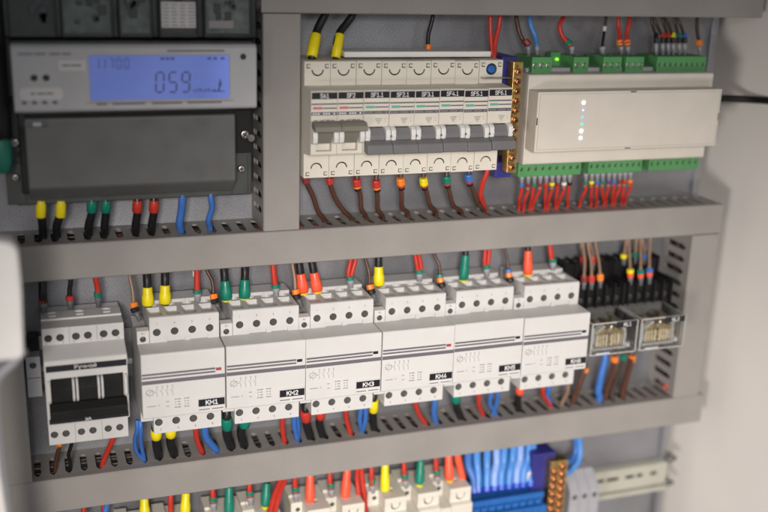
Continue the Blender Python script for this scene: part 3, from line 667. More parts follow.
for o, x, n in ((r1, 451.5, 'KL1'), (r2, 493.7, 'KL2')):
    o.location = Vector((x, 0, -75.9))*S
    o['label'] = 'clear relay labelled %s, %s' % (n, 'beside contactor KM6' if n == 'KL1' else 'beside the upright duct on the right')
    label(n, 2.6, 29.5, -70.62, 23.1, 'printwhite', o, th=.17, sx=1.1)
def socket_proto():
    t = thing('relay_socket', '', 'relay socket', (451, 0, -63), 'black relay sockets')
    mb = MB(); mb.prism([(-8, 44), (-22, 44), (-22, 29), (-41, 29), (-41, 14), (-37.8, 14), (-37.8, -13), (-30, -17), (-8, -17)], .3, 41, 'x', bev=.5)
    ct = MB()
    for k in range(5):
        x = 5+7.8*k; ct.cyl((x, -34, 40), (x, -34, 22), 2.4, 14, mi=1); ct.cyl((x, -15, 50), (x, -15, 38), 2.4, 14, mi=1); ct.box(x+3.2, x+4.4, -44, -20, 16, 31)
    mb.build('socket_body', 'blackp', t, cutter=ct)
    mb = MB()
    for k in range(6): mb.box(.8+7.8*k, 2+7.8*k-.2, -45.5, -22, 15, 33.5, bev=.3); mb.box(.8+7.8*k, 1.8+7.8*k, -24, -8, 30, 46, bev=.3)
    mb.build('barrier', 'blackp', t)
    for k in range(5):
        mb = MB(); screwhead(mb, 5+7.8*k, -41, 20.5, 2.1, h=.8, ang=k); mb.build('terminal_screw', ['screwdark', 'hole'], t)
    return t
s1 = socket_proto(); s2 = copy_tree(s1); s1['label'] = 'black screw socket behind the left clear relay KL1'; s2['label'] = 'black screw socket behind the right clear relay KL2'
s1.location = Vector((451.6, 0, -63))*S; s2.location = Vector((495, 0, -63))*S

# ---------------------------------------------------------------- bottom row
def rcbo_proto():
    t = thing('residual_breaker', '', 'breaker', (0, 0, -186), 'cream breakers of the bottom row')
    mb = MB(); mb.prism([(-8, 0), (-44.2, 0), (-45, -.8), (-45, -11), (-49, -12), (-49, -50), (-8, -50)], 9.1, 26.5, 'x', bev=.35)
    ct = MB(); ct.cyl((17.8, -50, -6.4), (17.8, -40, -6.4), 3.7, 24); ct.box(14.1, 21.5, -50, -40, -6.4, -3.6)
    for x in (11.6, 24): ct.box(x-1, x+1, -46, -44.4, -4.4, -2.6)
    ct.cyl((17.4, -31, 5), (17.4, -31, -6), 3.0, 16)
    mb.build('housing', 'cream', t, cutter=ct)
    mb = MB(); mb.prism([(17.8+2.8*math.cos(a), -6+2.8*math.sin(a)) for a in [math.pi+math.pi*k/12 for k in range(13)]]+[(21, -3), (14.6, -3)], -44.95, -39, 'y'); mb.build('terminal_cap', 'cream', t)
    mb = MB(); mb.box(13.9, 21.7, -44, -40.5, -10.4, -2.6); mb.build('terminal_gap_shade', 'hole', t)  # dark block painted as the shade round the terminal cap
    mb = MB(); mb.prism([(-8, 3), (-24, 3), (-24, 1), (-31, 0), (-31, -12), (-49, -13), (-49, -50), (-8, -50)], .1, 8.9, 'x', bev=.35)
    ct = MB(); ct.cyl((5.4, -36, -5.8), (5.4, -24, -5.8), 1.8, 18, mi=1); ct.box(3.6, 4.0, -28, -20, -1, 5)
    b = mb.build('neutral_terminal', 'cream', t, cutter=ct)
    mb = MB(); mb.cyl((5.4, -25.5, -5.8), (5.4, -26, -5.8), 1.75, 16); mb.build('terminal_hole', 'hole', b)
    return t
rp = rcbo_proto(); first = True
for xr, lab in ((373.1, 'cream breaker at the right end of its row, left of the blue wires'), (346.5, 'cream breaker under the right green sleeve of the bottom row'), (319.9, 'cream breaker of the bottom row under the third yellow sleeve from the left'),
                (286.4, 'cream breaker of the bottom row under the right one of the middle red sleeves'), (259.8, 'cream breaker of the bottom row under the left one of the middle red sleeves'),
                (223.5, 'shaded breaker of the bottom row under the second green sleeve from the left'), (196.9, 'shaded breaker of the bottom row under the first green sleeve from the left'),
                (160.6, 'breaker at the bottom edge under the second yellow sleeve'), (134, 'breaker at the bottom edge under the leftmost yellow sleeve')):
    o = rp if first else copy_tree(rp); first = False
    o.location = Vector((xr-26.6, 0, -186))*S; o['label'] = lab
t = thing('blue_terminal_strip', 'bright blue terminal strip at the bottom edge holding nine blue wires', 'terminal strip', (374.6, 0, -202))
mb = MB(); mb.box(0, 62, -44, -8, -50, -.5, bev=.6); mb.box(-.5, 63.5, -50, -44.2, -50, -8, bev=.6); mb.box(-.2, 62.4, -46, -42, -3, 1.8, bev=.6); mb.build('strip_body', 'blueterm', t)
mb = MB()
for k in range(9):
    x = 3.2+6.7*k; mb.box(x-2.4, x+2.4, -47.2, -44.5, -7.4, -3.4, bev=.5); mb.box(x-.3, x+.3, -50.4, -49.8, -50, -9)
mb.build('clamp_lever', 'blueterm', t)
t = thing('grey_terminals', 'three small grey screw terminals on the cream rail, right of the brass bar', 'terminal block', (466, 0, -205))
for k in range(3):
    x = 1+9.2*k; mb = MB(); mb.prism([(-9.5, 6), (-22, 6), (-30, -1), (-34, -5), (-36, -7), (-36, -40), (-9.5, -40)], x, x+8.9, 'x', bev=.5)
    ct = MB(); ct.cyl((x+4.4, -40, -11.5), (x+4.4, -26, -11.5), 2.3, 18, mi=1)
    b = mb.build('terminal', 'greyterm', t, cutter=ct); mb = MB(); screwhead(mb, x+4.4, -28.5, -11.5, 2.1); mb.build('terminal_screw', ['screwdark', 'hole'], b)
# white end bracket beside the brass bar
mb = MB(); mb.prism([(0, 0), (5.5, 1), (6.5, 9), (3.5, 13), (.5, 11)], -36, -20, 'y', bev=.8)
for v in mb.bm.verts: v.co.x += 425.5; v.co.z += -199
tag(mb.build('end_clamp', 'cream', origin=(425, -20, -200)), 'small white clamp between the blue wires and the violet holder', 'clamp')

# ---------------------------------------------------------------- black cable leaving through the right wall
mb = MB(); mb.tube([(540, -22, 106.5), (570, -22, 107.2), (594, -32, 107.4), (600, -60, 109.5), (600, -110, 112), (598, -200, 118)], 2.7, n=12)
tag(mb.build('black_cable', 'blackp', origin=(540, -22, 106.5)), 'black cable running from the controller along the cream right wall', 'cable')

# ---------------------------------------------------------------- white door edge in the left foreground
t = thing('door_frame', 'white blurred door frame edge in the left foreground', 'door frame', (40, -150, 0))
mb = MB(); mb.prism([(-6, 2), (15.5, 2), (18, 4.5), (19.2, 40), (18.8, 60), (16, 64), (6, 66.5), (-6, 68)], -14, 0, 'y', bev=1.4, seg=3); mb.build('upright', 'doorwhite', t)
mb = MB(); mb.tube([(18, -4, 4), (12, -5, -3), (5, -6, -9), (2, -6, -20), (2, -6, -60), (5, -6, -140)], 2.6, n=12); mb.build('seal', 'greyterm', t)
mb = MB(); mb.prism([(-8, 1), (3, 1), (1.2, -12), (1.6, -60), (4.2, -110), (6, -160), (-8, -160)], -13, -2, 'y', bev=1); mb.build('lower_upright', 'doorwhite', t)

# ---------------------------------------------------------------- wires
WIRES = [
('leftmost black wire with yellow sleeve under the energy meter', 'wires under the energy meter', 'black', 2.6, [(72.3,-28.0,58.9),(72.3,-30.0,50.9),(72.0,-29.0,45.5),(72.3,-25.0,35.4),(72.2,-22.0,28.6),(72.2,-22.0,16.6)], [('sleeve','yellow',3.2,(72.5,-30.0,53.5),(71.5,-29.0,42.3))]),
('second black wire with yellow sleeve under the energy meter, counted from the left', 'wires under the energy meter', 'black', 2.6, [(84.2,-28.0,58.3),(84.2,-30.0,50.3),(83.9,-29.0,44.9),(80.8,-25.0,34.9),(80.6,-22.0,28.1),(80.6,-22.0,16.1)], [('sleeve','yellow',3.2,(84.3,-30.0,52.9),(83.5,-29.0,41.7))]),
('left one of the two black wires with green sleeves under the energy meter', 'wires under the energy meter', 'black', 2.6, [(102.9,-28.0,57.3),(102.9,-30.0,49.3),(102.7,-29.0,43.9),(100.3,-25.0,33.7),(100.3,-22.0,26.9),(100.3,-22.0,14.9)], [('sleeve','teal',3.2,(103.0,-30.0,51.9),(102.5,-29.0,43.9))]),
('right one of the two black wires with green sleeves under the energy meter', 'wires under the energy meter', 'black', 2.6, [(111.5,-28.0,56.9),(111.5,-30.0,48.9),(111.3,-29.0,43.4),(110.2,-25.0,33.1),(110.3,-22.0,26.3),(110.3,-22.0,14.3)], [('sleeve','teal',3.2,(111.6,-30.0,51.5),(111.1,-29.0,43.4))]),
('left one of the two black wires with red sleeves under the energy meter', 'wires under the energy meter', 'black', 2.6, [(131.1,-28.0,55.9),(131.1,-30.0,47.9),(131.0,-29.0,42.3),(129.7,-25.0,32.0),(130.0,-22.0,25.0),(130.0,-22.0,13.0)], [('sleeve','red',3.2,(131.2,-30.0,50.5),(130.7,-29.0,42.3))]),
('right one of the two black wires with red sleeves under the energy meter', 'wires under the energy meter', 'black', 2.6, [(141.5,-28.0,55.3),(141.5,-30.0,47.3),(141.4,-29.0,41.7),(140.0,-25.0,31.3),(140.3,-22.0,24.4),(140.3,-22.0,12.4)], [('sleeve','red',3.2,(141.6,-30.0,50.0),(141.2,-29.0,41.7))]),
('left thick blue wire under the energy meter', 'wires under the energy meter', 'blue', 2.5, [(159.6,-28.0,59.4),(159.6,-30.0,50.4),(159.3,-28.0,40.5),(157.9,-25.0,33.0),(158.8,-22.0,25.3),(158.8,-22.0,13.3)], []),
('right blue wire under the energy meter, curving to its slot', 'wires under the energy meter', 'blue', 2.0, [(178.5,-28.0,59.1),(178.5,-30.0,50.1),(179.0,-29.0,42.4),(177.7,-25.0,33.2),(178.8,-22.0,26.1),(178.8,-22.0,14.1)], []),
('thick black wire with dark yellow sleeve entering the SA1 breaker from above', 'wires above the slim breakers', 'black', 2.7, [(260.0,-22.0,179.1),(257.0,-24.0,169.1),(251.2,-26.0,159.0),(246.8,-30.0,149.1),(245.4,-33.0,139.1)], [('sleeve','yellow',3.8,(249.6,-27.0,155.3),(245.1,-33.0,141.1))]),
('thick black wire with dark yellow sleeve entering the SF2 breaker from above', 'wires above the slim breakers', 'black', 2.5, [(279.2,-22.0,179.3),(276.2,-24.0,169.3),(271.2,-25.0,162.3),(265.9,-27.0,156.6),(262.8,-30.0,149.1),(261.7,-33.0,139.1)], [('sleeve','yellow',3.3,(265.6,-28.0,155.4),(261.3,-33.0,140.4))]),
('thin black wire with small orange tag above the white cover strip', 'wires above the slim breakers', 'black', 1.5, [(335.7,-18.0,179.6),(334.7,-20.0,169.6),(332.9,-20.0,161.0),(331.4,-20.0,153.6),(331.6,-20.0,142.8)], [('ring','orange',2.0,(331.7,-20.0,148.2),(331.6,-20.0,144.8))]),
('left straight red wire above the SF6.1 breaker', 'wires above the slim breakers', 'red', 1.6, [(374.8,-22.0,180.3),(374.8,-24.0,170.3),(375.5,-25.0,158.2),(375.6,-30.0,139.5)], []),
('right bent red wire above the SF6.1 breaker', 'wires above the slim breakers', 'red', 1.7, [(382.8,-22.0,180.4),(382.8,-24.0,170.4),(381.8,-25.0,160.9),(378.9,-27.0,150.2),(376.7,-31.0,139.0)], []),
('first brown wire from the left under the slim breakers, dark marker, leaving SA1', 'brown wires under the slim breakers', 'brown', 1.7, [(241.8,-33.0,67.0),(241.8,-34.0,59.0),(247.4,-32.0,47.9),(252.1,-28.0,36.1),(258.3,-22.0,27.1),(258.3,-22.0,15.1)], [('ring','darkred',2.6,(241.1,-35.0,62.0),(242.0,-34.0,57.9))]),
('second brown wire from the left under the slim breakers, red marker, leaving SF2', 'brown wires under the slim breakers', 'brown', 1.7, [(258.6,-33.0,65.5),(258.6,-34.0,57.5),(263.0,-32.0,45.7),(270.1,-28.0,35.9),(278.7,-22.0,26.6),(278.7,-22.0,14.6)], [('ring','red',2.6,(257.9,-35.0,60.6),(258.8,-34.0,56.5))]),
('third brown wire from the left under the slim breakers, red marker, leaving SF1.1', 'brown wires under the slim breakers', 'brown', 1.7, [(277.9,-33.0,64.0),(277.9,-34.0,56.0),(281.6,-32.0,46.2),(283.2,-28.0,35.9),(289.0,-22.0,27.5),(289.0,-22.0,15.5)], [('ring','red',3.0,(277.0,-35.0,59.0),(278.1,-34.0,53.9)),('ring','orange',2.6,(278.1,-34.0,53.8),(278.4,-33.8,52.4)),('ring','black',2.3,(278.4,-33.8,52.3),(278.9,-33.5,50.6))]),
('fourth brown wire from the left under the slim breakers, red marker, leaving SF2.1', 'brown wires under the slim breakers', 'brown', 1.7, [(292.0,-33.0,62.6),(292.0,-34.0,54.6),(293.4,-32.0,44.2),(295.7,-28.0,34.5),(301.8,-22.0,26.8),(301.8,-22.0,14.8)], [('ring','red',3.0,(291.1,-35.0,57.7),(292.2,-34.0,52.5)),('ring','orange',2.6,(292.2,-34.0,52.4),(292.6,-33.8,51.0)),('ring','black',2.3,(292.6,-33.8,51.0),(293.1,-33.5,49.2))]),
('fifth brown wire from the left under the slim breakers, orange marker, leaving SF3.1', 'brown wires under the slim breakers', 'brown', 1.7, [(309.9,-33.0,63.3),(309.9,-34.0,55.3),(311.8,-32.0,44.0),(313.7,-28.0,35.0),(320.7,-22.0,28.7),(320.7,-22.0,16.7)], [('ring','orange',3.0,(309.0,-35.0,58.3),(310.2,-34.0,53.1)),('ring','red',2.6,(310.2,-34.0,53.0),(310.6,-33.8,51.6)),('ring','black',2.3,(310.6,-33.8,51.5),(311.1,-33.5,49.7))]),
('sixth brown wire from the left under the slim breakers, yellow marker, leaving SF4.1', 'brown wires under the slim breakers', 'brown', 1.7, [(327.1,-33.0,62.5),(327.1,-34.0,54.5),(330.6,-32.0,45.2),(334.9,-28.0,36.0),(342.3,-22.0,28.2),(342.3,-22.0,16.2)], [('ring','yellow',3.0,(326.1,-35.0,57.6),(327.4,-34.0,52.3)),('ring','red',2.6,(327.4,-34.0,52.3),(327.8,-33.8,50.8)),('ring','black',2.3,(327.8,-33.8,50.8),(328.3,-33.5,48.9))]),
('seventh brown wire from the left under the slim breakers, green marker, leaving SF5.1', 'brown wires under the slim breakers', 'brown', 1.7, [(344.5,-33.0,63.2),(344.5,-34.0,55.2),(348.2,-32.0,44.4),(353.5,-28.0,34.3),(362.8,-22.0,27.1),(362.8,-22.0,15.1)], [('ring','teal',3.0,(343.5,-35.0,58.3),(344.8,-34.0,53.0)),('ring','red',2.6,(344.8,-34.0,52.9),(345.2,-33.8,51.5)),('ring','black',2.3,(345.2,-33.8,51.4),(345.8,-33.5,49.6))]),
('eighth brown wire from the left under the slim breakers, blue marker, leaving SF6.1', 'brown wires under the slim breakers', 'brown', 1.7, [(361.4,-33.0,63.9),(361.4,-34.0,55.9),(365.9,-32.0,46.4),(372.3,-28.0,35.6),(380.3,-22.0,27.6),(380.3,-22.0,15.6)], [('ring','blue',3.0,(360.3,-35.0,59.0),(361.7,-34.0,53.7)),('ring','red',2.6,(361.7,-34.0,53.6),(362.2,-33.8,52.2)),('ring','black',2.3,(362.2,-33.8,52.1),(362.7,-33.5,50.2))]),
('bright red wire beside the brown one under the SF6.1 breaker', 'brown wires under the slim breakers', 'red', 1.9, [(375.2,-35.0,66.1),(374.2,-36.0,60.1),(372.6,-34.0,51.0),(373.5,-29.0,41.0),(381.1,-22.0,29.1),(381.1,-22.0,17.1)], []),
('brown wire into the leftmost green terminal above the controller', 'wires above the controller', 'brown', 1.6, [(399.2,-14.0,177.9),(399.2,-16.0,167.9),(400.9,-18.0,157.7),(403.5,-20.0,151.7),(405.9,-24.0,146.5)], [('ring','darkred',2.6,(404.2,-22.0,150.8),(406.6,-24.0,147.9)),('ferrule','grey',1.7,(405.8,-24.0,147.2),(406.7,-24.0,140.9))]),
('light blue wire into the leftmost green terminal above the controller', 'wires above the controller', 'ltblue', 1.6, [(409.8,-14.0,178.0),(409.8,-16.0,168.0),(410.1,-18.0,161.3),(412.9,-20.0,153.8),(413.0,-24.0,146.5)], [('ferrule','grey',1.7,(412.9,-24.0,147.2),(413.4,-24.0,140.8))]),
('bent red wire with green tag into the second green terminal', 'wires above the controller', 'red', 1.7, [(437.0,-14.0,178.3),(437.0,-16.0,168.3),(433.3,-18.0,161.4),(435.3,-20.0,153.8),(440.2,-24.0,147.1)], [('ring','teal',2.4,(436.9,-22.0,150.5),(440.7,-23.0,148.1)),('ferrule','grey',1.9,(441.0,-24.0,147.1),(441.5,-24.0,141.5))]),
('thin black wire with clear ferrule into the third green terminal', 'wires above the controller', 'black', 1.1, [(471.4,-14.0,178.6),(471.4,-16.0,168.6),(470.1,-18.0,158.0),(466.9,-22.0,149.8),(465.9,-24.0,145.0)], [('ring','clear',1.5,(470.2,-18.0,160.9),(470.0,-18.0,157.3)),('ferrule','grey',2.3,(466.0,-24.0,147.1),(467.1,-24.0,141.4))]),
('left red wire with orange tag into the fourth green terminal', 'wires above the controller', 'red', 1.6, [(481.5,-14.0,178.7),(481.5,-16.0,168.7),(482.3,-18.0,158.1),(480.9,-24.0,148.5)], [('ring','orange',2.3,(480.9,-22.0,151.2),(481.4,-23.0,147.4)),('ferrule','grey',1.7,(481.5,-24.0,147.1),(482.6,-24.0,141.3))]),
('right red wire with orange tag into the fourth green terminal', 'wires above the controller', 'red', 1.6, [(491.6,-14.0,178.8),(491.6,-16.0,168.8),(490.0,-18.0,161.0),(487.8,-20.0,154.7),(486.8,-24.0,148.5)], [('ring','orange',2.3,(487.2,-22.0,151.2),(487.7,-23.0,147.4)),('ferrule','grey',1.7,(487.2,-24.0,147.1),(488.3,-24.0,141.3))]),
('first thin dark wire with black tag into the wide green terminal, counted from the left', 'wires above the controller', 'darkbrown', 1.2, [(511.0,-12.0,178.1),(511.0,-14.0,168.1),(512.3,-16.0,161.0),(511.9,-22.0,153.5)], [('ring','black',1.8,(512.9,-20.0,155.8),(511.9,-22.0,153.1)),('ring','black',2.0,(511.9,-22.0,152.9),(511.9,-23.0,149.2)),('ferrule','grey',1.5,(511.9,-23.0,149.2),(512.5,-24.0,140.5))]),
('second thin dark wire with red tag into the wide green terminal, counted from the left', 'wires above the controller', 'darkbrown', 1.2, [(513.6,-12.0,178.1),(513.6,-14.0,168.1),(516.4,-16.0,161.0),(517.5,-22.0,153.5)], [('ring','red',1.8,(518.5,-20.0,155.9),(517.5,-22.0,153.1)),('ring','black',2.0,(517.6,-22.0,152.9),(517.5,-23.0,149.2)),('ferrule','grey',1.5,(517.5,-23.0,149.2),(518.1,-24.0,140.5))]),
('third thin dark wire with red tag into the wide green terminal, counted from the left', 'wires above the controller', 'darkbrown', 1.2, [(520.5,-12.0,178.2),(520.5,-14.0,168.2),(522.3,-16.0,161.0),(522.3,-22.0,153.5)], [('ring','red',1.8,(523.3,-20.0,155.9),(522.3,-22.0,153.1)),('ring','black',2.0,(522.3,-22.0,152.9),(522.3,-23.0,149.2)),('ferrule','grey',1.5,(522.3,-23.0,149.2),(522.9,-24.0,140.5))]),
('fourth thin dark wire with yellow tag into the wide green terminal, counted from the left', 'wires above the controller', 'darkbrown', 1.2, [(523.1,-12.0,178.2),(523.1,-14.0,168.2),(525.8,-16.0,161.0),(526.6,-22.0,153.5)], [('ring','yellow',1.8,(527.7,-20.0,155.9),(526.7,-22.0,153.1)),('ring','black',2.0,(526.7,-22.0,152.9),(526.7,-23.0,149.2)),('ferrule','grey',1.5,(526.7,-23.0,149.2),(527.3,-24.0,140.5))]),
('fifth thin dark wire with green tag into the wide green terminal, counted from the left', 'wires above the controller', 'darkbrown', 1.2, [(531.0,-12.0,178.3),(531.0,-14.0,168.3),(532.4,-16.0,161.1),(531.9,-22.0,153.5)], [('ring','teal',1.8,(532.9,-20.0,155.9),(531.9,-22.0,153.1)),('ring','black',2.0,(532.0,-22.0,152.9),(531.9,-23.0,149.2)),('ferrule','grey',1.5,(531.9,-23.0,149.2),(532.6,-24.0,140.4))]),
('sixth thin dark wire with blue tag into the wide green terminal, counted from the left', 'wires above the controller', 'darkbrown', 1.2, [(533.7,-12.0,178.3),(533.7,-14.0,168.3),(536.1,-16.0,161.1),(536.7,-22.0,153.5)], [('ring','blue',1.8,(537.8,-20.0,155.9),(536.8,-22.0,153.1)),('ring','black',2.0,(536.8,-22.0,152.9),(536.8,-23.0,149.2)),('ferrule','grey',1.5,(536.8,-23.0,149.2),(537.5,-24.0,140.4))]),
('dark wire with orange tag at the right end of the wide green terminal', 'wires above the controller', 'darkbrown', 1.4, [(551.8,-12.0,178.4),(551.8,-14.0,168.4),(551.4,-16.0,158.2),(551.5,-20.0,149.7)], [('ring','orange',2.6,(551.1,-20.0,150.4),(550.9,-22.0,146.9)),('ferrule','grey',1.5,(550.8,-22.0,146.9),(550.5,-24.0,140.4))]),
('first red wire under the left lower terminal of the controller, tag blue', 'red wires under the controller', 'red', 1.3, [(404.4,-32.0,49.7),(405.5,-30.0,43.2),(406.2,-27.0,37.2),(408.7,-22.0,29.9),(408.7,-22.0,17.9)], [('ferrule','grey',1.9,(403.7,-33.0,55.9),(404.4,-32.0,49.7)),('ring','blue',1.9,(404.4,-32.0,49.7),(404.7,-31.5,47.3))]),
('second red wire under the left lower terminal of the controller, tag dark red', 'red wires under the controller', 'red', 1.3, [(409.7,-32.0,49.6),(410.8,-30.0,43.1),(411.0,-27.0,37.1),(412.8,-22.0,29.8),(412.8,-22.0,17.8)], [('ferrule','grey',1.9,(408.9,-33.0,55.8),(409.7,-32.0,49.6)),('ring','darkred',1.9,(409.7,-32.0,49.6),(410.0,-31.5,47.2)),('ring','tan',1.5,(410.2,-31.0,46.4),(410.4,-30.5,44.6))]),
('third red wire under the left lower terminal of the controller, tag green', 'red wires under the controller', 'red', 1.3, [(414.6,-32.0,49.5),(415.7,-30.0,43.0),(416.1,-27.0,37.0),(418.3,-22.0,29.6),(418.3,-22.0,17.6)], [('ferrule','grey',1.9,(413.8,-33.0,55.7),(414.6,-32.0,49.5)),('ring','teal',1.9,(414.6,-32.0,49.5),(414.9,-31.5,47.2))]),
('fourth red wire under the left lower terminal of the controller, tag dark red', 'red wires under the controller', 'red', 1.3, [(419.5,-32.0,49.4),(420.7,-30.0,42.9),(419.6,-27.0,37.0),(420.3,-22.0,29.6),(420.3,-22.0,17.6)], [('ferrule','grey',1.9,(418.7,-33.0,55.7),(419.5,-32.0,49.4)),('ring','darkred',1.9,(419.5,-32.0,49.4),(419.8,-31.5,47.1)),('ring','tan',1.5,(420.0,-31.0,46.2),(420.2,-30.5,44.4))]),
('fifth red wire under the left lower terminal of the controller, tag red', 'red wires under the controller', 'red', 1.3, [(424.4,-32.0,49.4),(425.6,-30.0,42.8),(427.1,-27.0,36.7),(430.4,-22.0,29.2),(430.4,-22.0,17.2)], [('ferrule','grey',1.9,(423.6,-33.0,55.6),(424.4,-32.0,49.4)),('ring','red',1.9,(424.4,-32.0,49.4),(424.7,-31.5,47.0))]),
('sixth red wire under the left lower terminal of the controller, tag yellow', 'red wires under the controller', 'red', 1.3, [(429.4,-32.0,49.3),(430.6,-30.0,42.7),(430.8,-27.0,36.7),(432.9,-22.0,29.1),(432.9,-22.0,17.1)], [('ferrule','grey',1.9,(428.5,-33.0,55.5),(429.4,-32.0,49.3)),('ring','yellow',1.9,(429.4,-32.0,49.3),(429.7,-31.5,46.9)),('ring','tan',1.5,(429.9,-31.0,46.0),(430.1,-30.5,44.2))]),
('seventh red wire under the left lower terminal of the controller, tag dark red', 'red wires under the controller', 'red', 1.3, [(434.3,-32.0,49.2),(435.6,-30.0,42.6),(436.7,-27.0,36.5),(439.7,-22.0,28.9),(439.7,-22.0,16.9)], [('ferrule','grey',1.9,(433.5,-33.0,55.4),(434.3,-32.0,49.2)),('ring','darkred',1.9,(434.3,-32.0,49.2),(434.7,-31.5,46.8))]),
('eighth red wire under the left lower terminal of the controller, tag white', 'red wires under the controller', 'red', 1.3, [(439.3,-32.0,49.1),(440.6,-30.0,42.5),(439.9,-27.0,36.5),(441.0,-22.0,28.9),(441.0,-22.0,16.9)], [('ferrule','grey',1.9,(438.4,-33.0,55.4),(439.3,-32.0,49.1)),('ring','white',1.9,(439.3,-32.0,49.1),(439.7,-31.5,46.7)),('ring','tan',1.5,(439.9,-31.0,45.8),(440.1,-30.5,44.0))]),
('ninth red wire under the left lower terminal of the controller, tag black', 'red wires under the controller', 'red', 1.3, [(443.9,-32.0,49.0),(445.2,-30.0,42.4),(446.4,-27.0,36.3),(449.5,-22.0,28.5),(449.5,-22.0,16.5)], [('ferrule','grey',1.9,(443.0,-33.0,55.3),(443.9,-32.0,49.0)),('ring','black',1.9,(443.9,-32.0,49.0),(444.3,-31.5,46.6))]),
('first red wire under the middle lower terminal of the controller, tag green', 'red wires under the controller', 'red', 1.3, [(457.4,-32.0,49.2),(458.7,-30.0,42.6),(458.5,-27.0,36.5),(460.1,-22.0,30.4),(460.1,-22.0,18.4)], [('ferrule','grey',1.9,(456.4,-33.0,55.5),(457.4,-32.0,49.2)),('ring','teal',1.9,(457.4,-32.0,49.2),(457.7,-31.5,46.8)),('ring','tan',1.5,(458.0,-31.0,45.9),(458.2,-30.5,44.1))]),
('second red wire under the middle lower terminal of the controller, tag yellow', 'red wires under the controller', 'red', 1.3, [(462.4,-32.0,49.1),(463.9,-30.0,42.5),(465.8,-27.0,36.3),(469.6,-22.0,29.9),(469.6,-22.0,17.9)], [('ferrule','grey',1.9,(461.5,-33.0,55.5),(462.4,-32.0,49.1)),('ring','yellow',1.9,(462.4,-32.0,49.1),(462.8,-31.5,46.7)),('ring','tan',1.5,(463.1,-31.0,45.8),(463.3,-30.5,44.0))]),
('third red wire under the middle lower terminal of the controller, tag blue', 'red wires under the controller', 'red', 1.3, [(467.1,-32.0,49.1),(468.6,-30.0,42.4),(470.3,-27.0,36.2),(474.0,-22.0,29.6),(474.0,-22.0,17.6)], [('ferrule','grey',1.9,(466.1,-33.0,55.4),(467.1,-32.0,49.1)),('ring','blue',1.9,(467.1,-32.0,49.1),(467.5,-31.5,46.6)),('ring','tan',1.5,(467.8,-31.0,45.7),(468.0,-30.5,43.9))]),
('fourth red wire under the middle lower terminal of the controller, tag green', 'red wires under the controller', 'red', 1.3, [(471.8,-32.0,49.0),(473.3,-30.0,42.3),(476.2,-27.0,36.0),(481.0,-22.0,29.3),(481.0,-22.0,17.3)], [('ferrule','grey',1.9,(470.8,-33.0,55.3),(471.8,-32.0,49.0)),('ring','teal',1.9,(471.8,-32.0,49.0),(472.2,-31.5,46.5)),('ring','tan',1.5,(472.5,-31.0,45.6),(472.8,-30.5,43.8))]),
('fifth red wire under the middle lower terminal of the controller, tag purple', 'red wires under the controller', 'red', 1.3, [(477.0,-32.0,48.9),(478.5,-30.0,42.2),(479.7,-27.0,36.0),(482.8,-22.0,29.2),(482.8,-22.0,17.2)], [('ferrule','grey',1.9,(476.0,-33.0,55.3),(477.0,-32.0,48.9)),('ring','purple',1.9,(477.0,-32.0,48.9),(477.4,-31.5,46.4)),('ring','tan',1.5,(477.7,-31.0,45.6),(477.9,-30.5,43.7))]),
('sixth red wire under the middle lower terminal of the controller, tag blue', 'red wires under the controller', 'red', 1.3, [(481.7,-32.0,48.8),(483.3,-30.0,42.1),(484.5,-27.0,35.9),(487.6,-22.0,28.9),(487.6,-22.0,16.9)], [('ferrule','grey',1.9,(480.7,-33.0,55.2),(481.7,-32.0,48.8)),('ring','blue',1.9,(481.7,-32.0,48.8),(482.1,-31.5,46.4)),('ring','tan',1.5,(482.5,-31.0,45.5),(482.7,-30.5,43.6))]),
('seventh red wire under the middle lower terminal of the controller, tag dark red', 'red wires under the controller', 'red', 1.3, [(486.5,-32.0,48.7),(488.1,-30.0,42.0),(488.0,-27.0,35.9),(489.9,-22.0,28.8),(489.9,-22.0,16.8)], [('ferrule','grey',1.9,(485.4,-33.0,55.1),(486.5,-32.0,48.7)),('ring','darkred',1.9,(486.5,-32.0,48.7),(486.9,-31.5,46.3)),('ring','tan',1.5,(487.2,-31.0,45.4),(487.5,-30.5,43.6))]),
('eighth red wire under the middle lower terminal of the controller, tag red', 'red wires under the controller', 'red', 1.3, [(490.9,-32.0,48.6),(492.4,-30.0,41.9),(493.7,-27.0,35.7),(497.0,-22.0,28.5),(497.0,-22.0,16.5)], [('ferrule','grey',1.9,(489.8,-33.0,55.1),(490.9,-32.0,48.6)),('ring','red',1.9,(490.9,-32.0,48.6),(491.3,-31.5,46.2)),('ring','tan',1.5,(491.6,-31.0,45.3),(491.9,-30.5,43.5))]),
('ninth red wire under the middle lower terminal of the controller, tag orange', 'red wires under the controller', 'red', 1.3, [(495.7,-32.0,48.6),(497.3,-30.0,41.8),(497.4,-27.0,35.7),(499.7,-22.0,28.3),(499.7,-22.0,16.3)], [('ferrule','grey',1.9,(494.5,-33.0,55.0),(495.7,-32.0,48.6)),('ring','orange',1.9,(495.7,-32.0,48.6),(496.1,-31.5,46.1)),('ring','tan',1.5,(496.4,-31.0,45.2),(496.7,-30.5,43.4))]),
('left black wire with red ring above the three-pole breaker', 'wires above row two', 'black', 2.7, [(70.3,-28.0,9.8),(70.3,-28.0,-0.2),(69.9,-28.0,-7.6),(69.7,-28.0,-14.3)], [('ring','red',2.6,(69.6,-28.0,-11.9),(69.6,-28.0,-14.7)),('ferrule','greyd',2.2,(69.6,-28.0,-14.7),(69.3,-28.0,-21.1))]),
('middle black wire with red ring above the three-pole breaker', 'wires above row two', 'black', 1.6, [(87.1,-28.0,9.2),(87.1,-28.0,-0.8),(86.5,-28.0,-7.6),(85.8,-28.0,-14.4)], [('ring','red',2.6,(86.1,-28.0,-11.3),(86.0,-28.0,-14.4)),('ferrule','greyd',2.2,(86.0,-28.0,-14.4),(86.0,-28.0,-20.9))]),
